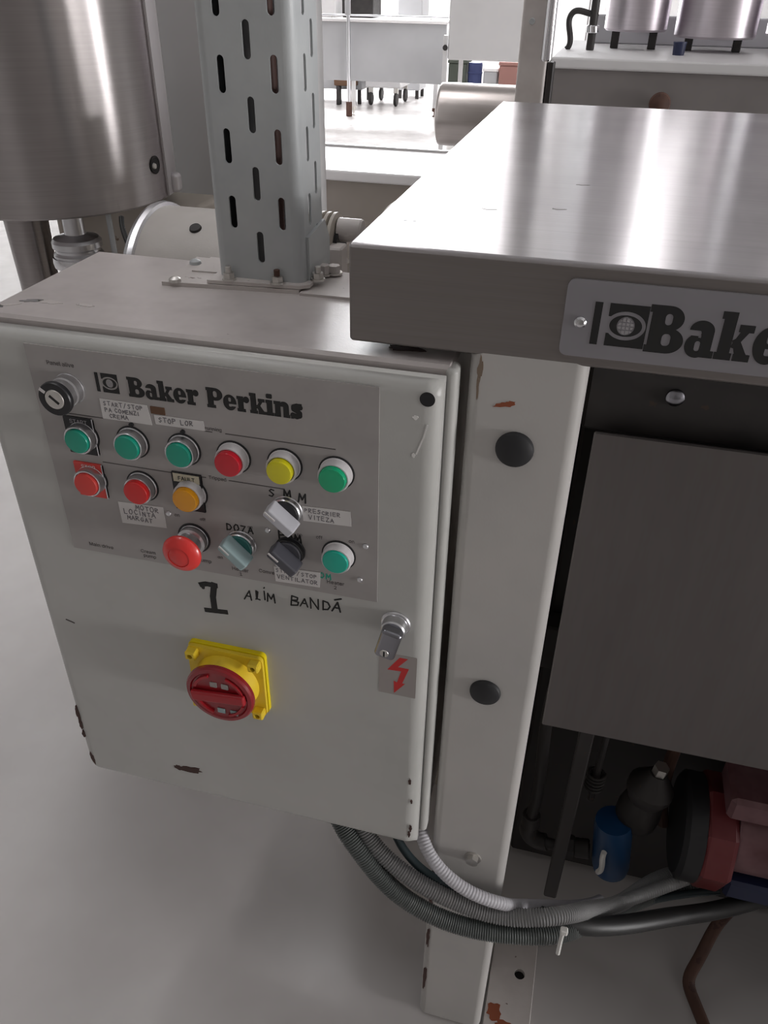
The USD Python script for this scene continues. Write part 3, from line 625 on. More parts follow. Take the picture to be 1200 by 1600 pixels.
# ================================================================== PERFORATED UPRIGHT
UY, UX0, UX1, UZ0, UZ1 = .1616, .117, .2085, 1.108, 1.75
upr = thing('perforated_upright', 'grey slotted steel channel standing on the control cabinet', 'cable channel', None, (.163, .2, TOP))
def slots(cols, z0, z1, w=.0072, l=.030):
    s = []
    for cx, ph in cols:
        z = ph
        while z < z1 - .02:
            if z > z0 + .02: s.append(LineString([(cx, z - l / 2 + w / 2), (cx, z + l / 2 - w / 2)]).buffer(w / 2, quad_segs=6))
            z += .0585
    return unary_union(s)
r = .010
web = sbox(UX0 + r, UZ0, UX1 - r, UZ1) - slots(((.1395, 1.1125 + .0005), (.1655, 1.140), (.1895, 1.1145)), UZ0, UZ1)
def corner(cx, cy, a0, a1, rr, t, z0, z1):
    a = np.linspace(math.radians(a0), math.radians(a1), 9)
    o = [(cx + rr * math.cos(q), cy + rr * math.sin(q)) for q in a]; i = [(cx + (rr - t) * math.cos(q), cy + (rr - t) * math.sin(q)) for q in a][::-1]
    return on_top(Polygon(o + i), z0, z1 - z0)
web_m = [on_front(web, UY + .0022, .0022), corner(UX0 + r, UY + r, 180, 270, r, .0022, UZ0, UZ1), corner(UX1 - r, UY + r, 270, 360, r, .0022, UZ0, UZ1)]
obj('front_web', web_m, 'galvanised', upr)
fl = sbox(UY + r, UZ0, UY + .062, UZ1) - slots(((UY + .026, 1.1145), (UY + .046, 1.140)), UZ0, UZ1)
obj('side_flange', on_side(fl, UX0, .0022), 'galvanised', upr)
obj('side_flange', on_side(fl, UX1 - .0022, .0022), 'galvanised', upr)
back = sbox(UX0 + .02, UZ0, UX0 + .062, UZ1) - slots(((UX0 + .041, 1.125),), UZ0, UZ1)
obj('back_strip', on_front(back, UY + .062, .0022), 'galvanised', upr)
shoe = Polygon([(UY + .012, UZ0), (UY + .076, UZ0), (UY + .076, 1.135), (UY + .062, 1.156), (UY + .012, 1.150)])
obj('side_shoe', on_side(shoe, UX1, .0028), 'galvanised', upr)
foot = Polygon([(.112, .1455), (.206, .1545), (.215, .1610), (.215, .1720), (.112, .1720)]).buffer(.003).buffer(-.003)
obj('foot_flange', on_top(foot, TOP + .0045, .0035), 'plate_paint', upr)
obj('base_plate', on_top(Polygon([(.0655, .1385), (.206, .1535), (.211, .226), (.062, .226)]), TOP, .0040), 'plate_paint', upr)
obj('base_plate', on_top(Polygon([(.2075, .1500), (.285, .1520), (.285, .226), (.2125, .226)]), TOP, .0025), 'plate_paint', upr)
obj('packing_plate', on_top(Polygon([(.0800, .1770), (.112, .1790), (.112, .226), (.0790, .226)]), TOP + .0040, .0014), 'plate_paint', upr)
for i, (x, y, big) in enumerate(((.0780, .1430, 0), (.1330, .1528, 1), (.1830, .1560, 1), (.0715, .2030, 0), (.218, .178, 1))):
    z = TOP + (.008 if big else .004)
    p = obj('bolt', lathe([(0, 0), (.0072, 0), (.0070, .0018), (0, .0018)] if big else [(0, 0), (.0065, 0), (.0058, .0030), (.003, .0048), (0, .0052)], (x, y, z), (0, 0, 1), 24), 'zinc' if i != 3 else 'galvanised', upr)
    if big: obj('hex_head', hexnut((x, y, z + .0018), (0, 0, 1), .0058, .0055), 'zinc', p); obj('stud', cyl((x, y, z + .007), (x, y, z + .0135), .0030, 14), 'rusty' if i == 2 else 'zinc', p)
def riser(name, x, y, r_, mat, label):
    single(name, tube([(x, y, TOP + .0045), (x + .002, y, 1.25), (x - .001, y + .001, 1.45), (x, y, 1.74)], r_, 40, 12), mat, label, 'cable')
riser('cable', .1310, .190, .0095, 'dark_cable', 'thick black cable inside the slotted upright at its left')
riser('cable', .1515, .193, .0060, 'grey_cable', 'grey cable second from the left inside the slotted upright')
riser('cable', .1705, .196, .0065, 'brown_cable', 'dark brown cable in the middle of the slotted upright')
riser('cable', .1890, .200, .0055, 'grey_cable', 'thin grey cable at the right inside the slotted upright')

# ================================================================== DEPOSITOR MACHINE ON THE RIGHT
mc = thing('bakery_machine', 'large bakery machine with stainless cover, nameplate and pale grey leg beside the cabinet', 'machine', None, (1.8, .5, 0))
CX0, CX1, CY0, CY1, CZ0, CZ1 = .295, 3.60, .030, .921, 1.109, 1.190
shell = mani(cb(CX0, CX1, CY0, CY1, CZ0, CZ1, .0035, 2)) - mani(bx(CX0 + .003, CX1 - .003, CY0 + .003, CY1 - .003, CZ0 - .1, CZ1 - .003))
top_half = shell.trim_by_plane((0, 0, 1), CZ1 - .0036); low_half = shell.trim_by_plane((0, 0, -1), -(CZ1 - .0036))
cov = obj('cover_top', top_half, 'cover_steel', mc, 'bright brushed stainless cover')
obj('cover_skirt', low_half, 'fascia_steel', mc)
obj('dent_mark', [on_top(blob(.385 + dx, .17 + dy, .006, .0022, 40 + i), CZ1, .0002) for i, (dx, dy) in enumerate(((0, 0), (.075, .13), (.06, .02), (-.06, -.06)))], 'inset_steel', mc)
np_ = obj('nameplate', on_front(rrect(.4665, .86, 1.1185, 1.1785, .006), CY0, .0022), 'nameplate_grey', mc, 'grey nameplate with the maker\'s name in black')
NY = CY0 - .0022
dk, gl = emblem(.4885, 1.1300, .0330)
obj('emblem', on_front(dk, NY, .0004), 'black_ink', np_)
obj('emblem', on_front(gl, NY, .0004), 'emblem_grey', np_)
tx, _ = slab_text('Baker Perkins', 0, 0, 1)
tx = affinity.translate(affinity.scale(tx, .0290, .0365, origin=(0, 0)), .5285, 1.1285)
obj('lettering', on_front(tx, NY, .0004), 'black_ink', np_)
for x in (.4795, .848): obj('rivet', front_lathe([(0, 0), (.0048, 0), (.0046, .0012), (.003, .0026), (0, .0032)], x, 1.1460, NY, 20), 'chrome', np_)
# leg
post = mani(cb(.3965, .4925, .0302, .130, .002, CZ1 - .004, .011, 2))
pst = obj('leg', post, 'post_paint', mc, 'pale grey box-section leg')
for x, z in ((.4415, 1.0285), (.441, .7350)):
    p = obj('cap_plug', front_lathe([(0, 0), (.0165, 0), (.0165, .0015), (.0155, .004), (.012, .0065), (.006, .0078), (0, .0082)], x, z, .0302, 32), 'black_rubber', pst)
obj('rust_patch', on_front(unary_union([blob(.4285, 1.0685, .008, .0022, 50, 12), blob(.433, 1.0705, .004, .0018, 51, 20)]), .0302, .0004), 'rust_orange', pst)
obj('rust_patch', on_front(unary_union([blob(.4065, 1.098, .0022, .010, 52), blob(.4055, 1.082, .0010, .012, 53)]), .0302, .0004), 'stain_brown', pst)
for k_, (x, z, a_, c_) in enumerate(((.402, .375, .003, .018), (.4015, .31, .0028, .02), (.4015, .23, .0024, .022), (.4015, .12, .0028, .03))):
    obj('rust_patch', on_front(blob(x, z, a_, c_, 54 + k_), .0312, .0014), 'rust_brown', pst)
fp = mani(cb(.497, .568, .034, .205, .0005, .010, .001)) - mani(cyl((.5437, .1286, -.02), (.5437, .1286, .03), .0085, 24))
obj('foot_plate', fp, 'plate_paint', mc, 'floor plate with a bolt hole beside the leg')
obj('hole_fill', on_top(Point(.5437, .1286).buffer(.0084), .0005, .0008), 'hole_shade', mc)  # dark disc for the shade inside the bolt hole
obj('rust_patch', on_top(unary_union([blob(.512, .060, .012, .012, 60), blob(.53, .045, .014, .006, 61)]), .010, .0004), 'rust_orange', mc)
# unseen side panel, inset panel, added rear block
obj('unseen_side_panel', cb(.410, .425, .130, .90, .02, 1.105, .002), 'frame_paint_dirty', mc)  # out of view, reaches low to shade the floor by the leg
obj('inset_panel', cb(.5075, 3.55, .118, .123, .607, 1.0095, .0015), 'inset_steel', mc, 'stainless panel set back under the cover, darkened for its shade')
obj('upper_beam', cb(.495, 3.55, .140, .190, 1.000, 1.1055, .003), 'dark_iron', mc)  # plate in deep shadow, its shade put into the near-black material
obj('beam_bolt', front_lathe([(0, 0), (.0085, 0), (.0082, .002), (.0050, .004), (0, .0045)], .5740, 1.0440, .140, 24), 'darkened_chrome', mc)
obj('added_rear_block', cb(.50, 3.55, .345, .90, .02, 1.10, .004), 'dark_iron', mc)  # added dark block, darkens the space under the cover
obj('leg', cb(3.45, 3.55, .0302, .130, .002, 1.186, .008), 'post_paint', mc)
obj('leg', cb(.4265, .50, .80, .90, .002, 1.10, .008), 'post_paint', mc)
obj('leg', cb(3.45, 3.55, .80, .90, .002, 1.10, .008), 'post_paint', mc)
obj('unseen_closed_front', cb(1.02, 3.44, .050, .117, .04, .606, .003), 'post_paint', mc)  # out of view, placed to block light from the right
obj('cross_beam', cb(.425, 3.44, .306, .3445, .52, .60, .003), 'dark_iron', mc)
# pipework hung in the machine
pw = thing('pipework', 'dark iron pipe with elbow, valve and blue sleeve under the bakery machine', 'pipework', None, (.6, .2, .25))
def elbow(pts, r_, mat, nm='pipe'): return obj(nm, tube(pts, r_, 60, 14), mat, pw)
elbow([(.520, .2, .606), (.519, .2, .46), (.519, .2, .32), (.522, .2, .282), (.540, .2, .268), (.575, .2, .268), (.612, .2, .275)], .0085, 'dark_iron')
obj('pipe_elbow', [cyl((.5195, .2, .325), (.5195, .2, .300), .0135, 18), tube([(.5195, .2, .302), (.5205, .2, .280), (.530, .2, .269), (.548, .2, .268)], .0130, 20, 16)], 'dark_iron', pw)
obj('pipe_union', [cyl((.572, .2, .269), (.590, .2, .271), .017, 6), cyl((.590, .2, .271), (.612, .2, .275), .0145, 20)], 'dark_iron', pw)
obj('valve_body', [lathe([(0, 0), (.024, 0), (.030, .01), (.031, .03), (.026, .06), (.032, .075), (.032, .085), (.018, .105), (.012, .115), (0, .115)], (.6640, .22, .335), (.12, 0, 1), 28)], 'dark_iron', pw)
obj('valve_nut', hexnut((.6785, .22, .447), (.12, 0, 1), .0105, .016), 'zinc', pw)
obj('blue_sleeve', lathe([(0, 0), (.018, 0), (.0255, .006), (.0275, .018), (.0275, .105), (.0255, .116), (0, .116)], (.6480, .2, .238), (-.12, 0, 1), 32), 'blue_plastic', pw, 'blue plastic sleeve')
obj('hanger_bar', cb(.557, .576, .160, .170, .19, .606, .002), 'dark_iron', pw)
obj('spring', tube([(.598 + .012 * math.cos(t), .215 + .012 * math.sin(t), .395 + .0011 * t) for t in np.linspace(0, 2 * np.pi * 5, 90)], .0022, sides=8, smooth_path=False), 'dark_iron', pw)
obj('spring_rod', cyl((.598, .215, .37), (.598, .215, .606), .005, 12), 'dark_iron', pw)
obj('copper_pipe', tube([(.700, .26, .606), (.700, .26, .48), (.702, .26, .36), (.715, .255, .30)], .009, 40, 12), 'rusty', pw)
# pump motor
pm = thing('pump_motor', 'maroon pump motor with black disc and red flange under the bakery machine', 'motor', None, (.85, .22, .35))
obj('black_disc', lathe([(0, 0), (.068, 0), (.076, .006), (.076, .028), (0, .028)], (.7210, .22, .355), (1, 0, 0), 40), 'black_rubber', pm)
obj('red_flange', lathe([(0, 0), (.078, 0), (.081, .004), (.081, .034), (.076, .040), (0, .040)], (.7492, .22, .355), (1, 0, 0), 8), 'red_flange_paint', pm, 'red octagonal flange')
obj('motor_body', lathe([(0, 0), (.058, 0), (.060, .004), (.060, .20), (.054, .215), (0, .215)], (.7894, .22, .375), (1, 0, 0), 40), 'maroon_paint', pm)
obj('terminal_box', cb(.765, .85, .175, .255, .437, .478, .006), 'maroon_paint', pm)
obj('motor_foot', cb(.795, .93, .165, .285, .285, .322, .005), 'navy_plastic', pm)
obj('mounting_bracket', cb(.80, .95, .284, .3446, .27, .32, .003), 'dark_iron', pm)
obj('cooling_fin', [bx(.80 + k * .022, .806 + k * .022, .15, .29, .312, .44) for k in range(0)] or [lathe([(.058, 0), (.064, .001), (.064, .005), (.058, .006)], (.86 + k * .02, .22, .375), (1, 0, 0), 40) for k in range(6)], 'maroon_paint', pm)

# conduits
def hose(name, pts, r_, mat, label, ring=0.0, pitch=.004, cat='hose'):
    return single(name, tube(pts, r_, 120, 14, ring, pitch), mat, label, cat, smooth=40)
hose('conduit', [(.262, .045, .4795), (.276, .028, .455), (.306, .010, .431), (.360, -.004, .382), (.430, -.010, .356), (.512, -.006, .357), (.570, .012, .355), (.606, .050, .330), (.655, .115, .277), (.710, .170, .246), (.77, .205, .252)], .0115, 'green_grey_conduit', 'grey-green corrugated conduit, lowest of the bundle under the cabinet', .0018, .0030)
hose('conduit', [(.290, .052, .4795), (.300, .036, .455), (.330, .018, .428), (.374, .006, .407), (.443, .000, .385), (.508, .001, .382), (.566, .014, .390), (.606, .055, .352), (.655, .110, .300), (.700, .170, .270), (.770, .21, .270)], .0105, 'grey_conduit', 'light grey corrugated conduit, second of the bundle under the cabinet', .0018, .0034)
hose('conduit', [(.3690, .070, .4795), (.3760, .048, .466), (.392, .022, .450), (.424, .004, .430), (.465, -.001, .413), (.496, .006, .398), (.519, .030, .364), (.552, .070, .312), (.60, .12, .250), (.64, .17, .20)], .0080, 'white_conduit', 'white smooth conduit dropping from the right corner of the cabinet', .0006, .0040)
hose('cable', [(.328, .075, .4795), (.334, .058, .455), (.354, .036, .427), (.406, .017, .398), (.458, .014, .386), (.508, .024, .361), (.551, .050, .330), (.615, .100, .275), (.690, .150, .250), (.800, .19, .262)], .0055, 'teal_cable', 'dark teal cable half hidden in the bundle under the cabinet', 0, .004, 'cable')
hose('cable', [(.545, .030, .352), (.585, .030, .352), (.642, .056, .330), (.726, .116, .287), (.800, .162, .262), (.870, .195, .272), (.95, .2, .30)], .0125, 'dark_cable', 'thick black cable curving up to the maroon pump motor', 0, .004, 'cable')
hose('cable', [(.588, .050, .340), (.630, .085, .318), (.680, .130, .295), (.735, .170, .290), (.775, .195, .296)], .0090, 'grey_conduit', 'pale grey cable ending at the red flange', .0006, .004, 'cable')
obj_tie = single('cable_tie', [tube([(.571 + .0 * k, -.0135 + .004 * math.sin(3.1 * k), .408 - .055 * k) for k in np.linspace(0, 1, 8)], .0028, 24, 8), cb(.567, .576, -.018, -.010, .402, .411, .0015)], 'nylon_white', 'white nylon cable tie around the conduits', 'cable tie')
single('cable_tie', tube([(.627, .168, .320), (.6275, .166, .30), (.629, .167, .282), (.626, .17, .268)], .0042, 24, 8), 'nylon_white', 'white tie end hanging beside the blue sleeve', 'cable tie')
single('bent_rod', tube([(.860, .25, .26), (.850, .245, .15), (.835, .235, .105), (.815, .200, .045), (.808, .180, .022), (.816, .160, .014), (.832, .120, .012), (.85, .06, .012)], .0095, 80, 12), 'rusty', 'rusty brown bent pipe running down to the floor under the machine', 'pipe')
lb = thing('leg_bolt', 'galvanised bolt head on the pale grey leg above the conduits', 'bolt', None, (.445, .03, .44))
obj('washer', front_lathe([(0, 0), (.0105, 0), (.0105, .002), (0, .002)], .4500, .4420, .0302, 24), 'zinc', lb)
obj('hex_head', hexnut((.4500, .0282, .4420), (0, -1, 0), .0078, .006), 'zinc', lb)

# ================================================================== STAINLESS HOPPER (upper left)
DX, DY, DR, DZ = -.436, .70, .20, 1.041
hp = thing('stainless_hopper', 'round brushed stainless hopper hanging behind the control cabinet', 'hopper', None, (DX, DY, DZ))
obj('shell', lathe([(0, .004), (DR - .012, .002), (DR - .003, 0), (DR, .003), (DR, .76), (DR - .004, .764), (DR - .004, .01), (0, .01)], (DX, DY, DZ), (0, 0, 1), 128), 'drum_steel', hp)
obj('edge_strip', corner(DX, DY, 6, 40, DR + .0035, .006, DZ + .004, DZ + .76), 'edge_strip', hp, 'bright overlapping edge strip')
tang = math.radians(14)
fx, fy = DX + (DR + .004) * math.cos(tang), DY + (DR + .004) * math.sin(tang)
obj('bottom_lug', cb(fx - .012, fx + .012, fy - .012, fy + .012, DZ + .004, DZ + .036, .008, 2), 'edge_strip', hp)
ha = math.radians(-3)
hx, hy = DX + DR * math.cos(ha), DY + DR * math.sin(ha)
n_ = np.array([math.cos(ha), math.sin(ha), 0])
hole = obj('eyelet', lathe([(0, -.004), (.0135, -.004), (.0140, .0008), (.0115, .0012), (.0105, .0004), (0, .0004)], np.array([hx, hy, 1.099]) + n_ * .0002, n_, 28), 'hole_shade', hp)  # dark rimmed disc, shade of the open hole in its colour
obj('eyelet_bolt', lathe([(0, 0), (.0050, 0), (.004, .003), (0, .004)], np.array([hx, hy, 1.099]) + np.array([0, -.0045, -.001]) + n_ * .0006, n_, 20), 'zinc', hole)
obj('outlet_cone', lathe([(0, 0), (.030, 0), (.0355, .28), (.040, .43), (0, .43)], (-.514, .70, .615), (0, 0, 1), 40), 'drum_steel', hp)
obj('hanger', cb(DX - .03, DX + .03, DY + DR - .004, DY + DR + .03, 1.0, 1.8, .004), 'galvanised', hp)
obj('stand_leg', [cyl((DX + .04 * k, DY + DR + .018, 0.0), (DX + .04 * k, DY + DR + .018, 1.1), .018, 20) for k in (-1.2, 1.2)] , 'galvanised', hp)
obj('stand_bar', cb(DX - .07, DX + .07, DY + DR + .004, DY + DR + .032, 1.06, 1.10, .003), 'galvanised', hp)
gu = thing('gear_unit', 'dark brown gear unit behind the pipe coupling under the hopper', 'gear unit', None, (-.36, .84, .5))
obj('gear_case', cb(-.50, -.20, .76, .862, .45, 1.02, .012, 2), 'frame_paint_dirty', gu)
obj('gear_foot', cb(-.48, -.22, .765, .86, 0, .452, .004), 'dark_iron', gu)
obj('gear_cover', lathe([(0, 0), (.07, 0), (.075, .005), (.075, .012), (0, .014)], (-.33, .76, .85), (0, -1, 0), 32), 'dark_iron', gu)
cf = thing('pipe_coupling', 'chrome clamped pipe coupling under the stainless hopper', 'pipe coupling', None, (-.345, .6, .9))
obj('ferrule', lathe([(0, 0), (.020, 0), (.022, .02), (.038, .03), (.040, .034), (.040, .042), (.036, .046), (.036, .050), (.040, .053), (.040, .062), (.036, .067), (.017, .073), (.017, .142), (0, .142)], (-.348, .60, .930), (0, 0, 1), 40), 'satin_chrome', cf)
obj('clamp_ring', lathe([(.034, 0), (.0425, .002), (.0435, .010), (.0425, .018), (.034, .020)], (-.348, .60, .950), (0, 0, 1), 40), 'chrome', cf)
obj('clamp_wing', [cb(-.312, -.294, .575, .590, .952, .975, .003), cyl((-.303, .560, .963), (-.303, .60, .963), .004, 14)], 'zinc', cf)
obj('drop_pipe', cyl((-.348, .60, .25), (-.348, .60, .931), .0175, 24), 'satin_chrome', cf)
obj('pipe_foot', cyl((-.348, .60, 0.0), (-.348, .60, .25), .022, 24), 'dark_iron', cf)
single('signal_cable', tube([(-.245, .58, 1.041), (-.232, .56, 1.02), (-.215, .545, 1.0), (-.195, .53, .975), (-.18, .52, .92)], .0040, 40, 10), 'dark_cable', 'thin black cable between the hopper and the grey motor', 'cable')
tr = thing('thin_rod', 'thin pale upright rod behind the pipe coupling under the hopper', 'rod', None, (-.285, .6, 0))
obj('rod', cyl((-.284, .605, 0.0), (-.284, .605, 1.038), .0045, 14), 'galvanised', tr)
obj('rod_collar', cyl((-.284, .605, .94), (-.284, .605, .97), .009, 14), 'galvanised', tr)

# ================================================================== GREY MOTOR behind the cabinet
MX0, MY, MZ, MR = -.052, .345, 1.024, .10
mo = thing('electric_motor', 'rounded pale grey motor cover behind the control cabinet', 'motor', None, (.02, MY, MZ))
obj('fan_cover', lathe([(0, -.018), (.055, -.016), (.083, -.010), (.096, -.002), (.1005, .004), (.1005, .008), (.0985, .010), (.0985, .150), (.094, .154), (0, .154)], (MX0, MY, MZ), (1, 0, 0), 72), 'motor_paint', mo)
obj('cover_rim', lathe([(.092, -.006), (.1015, -.001), (.1035, .004), (.1025, .010), (.0965, .012)], (MX0, MY, MZ), (1, 0, 0), 72), 'satin_chrome', mo)
ang = math.radians(64)
obj('dark_oval', lathe([(0, 0), (.0075, 0), (.0065, .0025), (0, .003)], (.025, MY - .0985 * math.cos(ang), MZ + .0985 * math.sin(ang)), (0, -math.cos(ang), math.sin(ang)), 24), 'dark_iron', mo)  # dark raised oval in place of a dent in the cover
obj('motor_core', lathe([(0, 0), (.085, 0), (.085, .055), (0, .055)], (.098, MY, MZ - .005), (1, 0, 0), 48), 'frame_paint_dirty', mo)
obj('unseen_shade_box', cb(.12, .405, .46, .745, 0, .90, .004), 'frame_paint_dirty', mo)  # unseen box, placed to keep back light off the floor nearby
obj('motor_bracket', cb(.153, .411, MY - .05, MY + .05, MZ - .06, MZ - .04, .003), 'frame_paint_dirty', mo)
# fittings to the right of the upright
ft = thing('shaft_fitting', 'greasy brown shaft fitting with ribbed collar between the upright and the cover', 'fitting', None, (.2, .31, 1.1))
obj('ribbed_collar', [lathe([(0, 0), (.030, 0), (.032, .0015), (.032, .005), (.027, .006), (0, .006)], (.160 + k * .0075, .315, 1.108), (1, 0, 0), 32) for k in range(5)], 'frame_paint_dirty', ft)
obj('shaft_stub', lathe([(0, 0), (.013, 0), (.013, .026), (.0115, .028), (0, .028)], (.1975, .315, 1.122), (1, 0, 0), 28), 'plate_paint', ft)
obj('bracket', cb(.194, .212, .275, .300, 1.052, 1.112, .002), 'plate_paint', ft)
obj('black_seal', lathe([(0, 0), (.020, 0), (.020, .005), (0, .005)], (.1955, .313, 1.104), (1, 0, 0), 24), 'black_rubber', ft)
obj('support_arm', cb(.17, .205, .30, .335, .9842, 1.085, .003), 'frame_paint_dirty', ft)
nb = thing('nut_pair', 'two dull bolt heads with washers at the right foot of the slotted upright', 'nut', None, (.215, .225, TOP))
for x, y, h in ((.214, .2070, .012), (.2235, .2135, .010)):
    p = obj('washer', lathe([(0, 0), (.0085, 0), (.0085, .002), (0, .002)], (x, y, TOP + .0040), (0, 0, 1), 20), 'zinc', nb)
    obj('hex_nut', hexnut((x, y, TOP + .006), (0, 0, 1), .0065, h * .7), 'plate_paint', p)
pe = thing('pipe_elbow', 'pale pink rounded pipe elbow peeping out behind the left edge of the cover', 'pipe elbow', None, (.175, .62, .9))
obj('elbow', tube([(.175, .62, .902), (.175, .62, .99), (.178, .62, 1.045), (.195, .62, 1.068), (.225, .62, 1.072), (.30, .62, 1.072)], .020, 60, 20), 'plate_paint', pe)
obj('elbow_ring', cyl((.175, .62, .94), (.175, .62, .965), .025, 24), 'plate_paint', pe)
obj('foot_flange', cyl((.175, .62, .9003), (.175, .62, .908), .034, 24), 'frame_paint_dirty', pe)

# ================================================================== MACHINE BED with bright top behind
bd = thing('conveyor_bed', 'long machine bed with a white top and shaded brown front, behind the slotted upright', 'machine bed', None, (0, 1.9, 0))
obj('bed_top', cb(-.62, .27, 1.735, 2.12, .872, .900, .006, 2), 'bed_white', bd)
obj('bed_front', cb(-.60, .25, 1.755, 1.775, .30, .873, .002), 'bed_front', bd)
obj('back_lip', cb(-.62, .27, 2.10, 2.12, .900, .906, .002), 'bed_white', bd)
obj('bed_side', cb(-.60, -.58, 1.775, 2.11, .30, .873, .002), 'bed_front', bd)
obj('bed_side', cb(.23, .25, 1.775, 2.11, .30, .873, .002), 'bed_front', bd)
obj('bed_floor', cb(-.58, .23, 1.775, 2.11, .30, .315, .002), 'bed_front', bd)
for x in (-.55, .20):
    for y in (1.79, 2.07): obj('bed_leg', cb(x - .025, x + .025, y - .015, y + .035, 0, .301, .002), 'machine_grey', bd)
# roller lying over the bed
rl = thing('stainless_roller', 'horizontal dull stainless roller lying over the white machine bed', 'roller', None, (.25, 1.99, 1.0))
obj('roller', lathe([(0, 0), (.074, 0), (.082, .004), (.084, .012), (.084, .28), (.080, .288), (0, .288)], (-.022, 2.0, 1.023), (1, 0, 0), 56), 'roller_steel', rl)
obj('cradle', cb(.20, .26, 1.96, 2.04, .9003, .945, .004), 'machine_grey', rl)
obj('cradle', cb(.10, .14, 1.96, 2.04, .9003, .945, .004), 'machine_grey', rl)
# back post with chrome tube
bp = thing('frame_post', 'pale grey square post with a chrome tube, rising behind the cover', 'post', None, (.30, 1.33, 0))
obj('post', cb(.272, .330, 1.300, 1.358, 0, 1.9, .006, 2), 'plate_paint', bp)
obj('chrome_tube', lathe([(0, 0), (.0095, 0), (.0110, .003), (.0110, .60), (0, .60)], (.3300, 1.287, 1.223), (0, 0, 1), 28), 'chrome', bp)
obj('tube_clip', cb(.318, .343, 1.290, 1.302, 1.45, 1.47, .002), 'dark_iron', bp)
obj('bolt_head', lathe([(0, 0), (.006, 0), (.005, .003), (0, .003)], (.293, 1.300, 1.290), (0, -1, 0), 18), 'galvanised', bp)
obj('gap_shade_strip', cb(.331, .345, 1.31, 1.35, 1.0, 1.219, .002), 'dark_iron', bp)  # dark strip painted for the shaded gap below the chrome tube
# right rear machine with vessels
rm = thing('rear_machine', 'grey machine table with a pale top edge behind the stainless cover', 'machine', None, (.9, 2.3, 0))
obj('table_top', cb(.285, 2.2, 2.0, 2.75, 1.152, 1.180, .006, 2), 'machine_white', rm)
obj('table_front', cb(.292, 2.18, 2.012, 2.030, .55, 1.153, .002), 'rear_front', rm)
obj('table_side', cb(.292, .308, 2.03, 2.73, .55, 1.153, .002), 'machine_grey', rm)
for x in (.31, 2.1):
    for y in (2.035, 2.66): obj('table_leg', cb(x, x + .06, y, y + .06, 0, 1.153, .003), 'machine_grey', rm)
obj('knob', front_lathe([(0, 0), (.012, 0), (.012, .012), (.026, .016), (.029, .024), (.026, .034), (.012, .040), (0, .041)], .594, 1.078, 2.012, 32), 'rusty', rm, 'brown round knob on the grey front')
obj('rear_rail', cb(.37, 2.18, 2.62, 2.68, 1.180, 1.262, .004), 'machine_grey', rm)
obj('rear_rail_bolt', [front_lathe([(0, 0), (.012, 0), (.012, .006), (0, .008)], x, 1.215, 2.62, 16) for x in (.56, .80, 1.05)], 'dark_iron', rm)
def vessel(x, y, r_, z0, label):
    v = thing('steel_vessel', label, 'vessel', None, (x, y, z0))
    obj('vessel_body', lathe([(0, 0), (r_ - .006, 0), (r_, .006), (r_, .62), (r_ - .01, .63), (0, .63)], (x, y, z0), (0, 0, 1), 56), 'vessel_steel', v)
    obj('vessel_band', lathe([(r_ - .002, 0), (r_ + .004, .002), (r_ + .004, .016), (r_ - .002, .018)], (x, y, z0 + .30), (0, 0, 1), 56), 'satin_chrome', v)
    for k in (-1, 1): obj('vessel_leg', cb(x + k * r_ * .6 - .012, x + k * r_ * .6 + .012, y - .012, y + .012, 1.180, z0 + .004, .002), 'dark_iron', v)
vessel(.500, 2.42, .094, 1.228, 'purplish stainless vessel, left of the row on the rear machine')
vessel(.735, 2.42, .118, 1.216, 'broad purplish stainless vessel, middle of the row on the rear machine')
vessel(1.010, 2.42, .13, 1.225, 'stainless vessel at the right picture edge on the rear machine')
vb = thing('black_valve', 'small dark square pipe loop and valve left of the stainless vessels', 'valve', None, (.33, 2.3, 1.18))
obj('pipe_loop', tube([(.305, 2.30, 1.180), (.305, 2.30, 1.240), (.306, 2.30, 1.268), (.312, 2.30, 1.276), (.35, 2.30, 1.277), (.385, 2.30, 1.277)], .0085, 50, 12), 'dark_iron', vb)
obj('valve_stem', cyl((.375, 2.30, 1.180), (.375, 2.30, 1.34), .012, 20), 'dark_iron', vb)
obj('valve_ring', cyl((.375, 2.30, 1.225), (.375, 2.30, 1.245), .019, 20), 'chrome', vb)
jr = thing('small_tub', 'small dark blue tub on the rear machine between the vessels', 'tub', None, (.62, 2.25, 1.18))
obj('tub', lathe([(0, 0), (.016, 0), (.018, .03), (.0165, .03), (.015, .003), (0, .003)], (.630, 2.22, 1.180), (0, 0, 1), 24), 'navy_plastic', jr)
obj('tub_lid', lathe([(0, 0), (.019, 0), (.019, .004), (0, .005)], (.630, 2.22, 1.2095), (0, 0, 1), 24), 'navy_plastic', jr)
# grey column behind the hopper
gp = thing('grey_cabinet', 'plain blue-grey tall cabinet between the hopper and the slotted upright', 'cabinet', None, (-.30, 1.1, 0))
obj('carcass', cb(-.46, -.150, 1.0, 1.32, .06, 1.95, .006), 'machine_white', gp)
obj('plinth', cb(-.44, -.17, 1.02, 1.30, 0, .062, .002), 'dark_iron', gp)

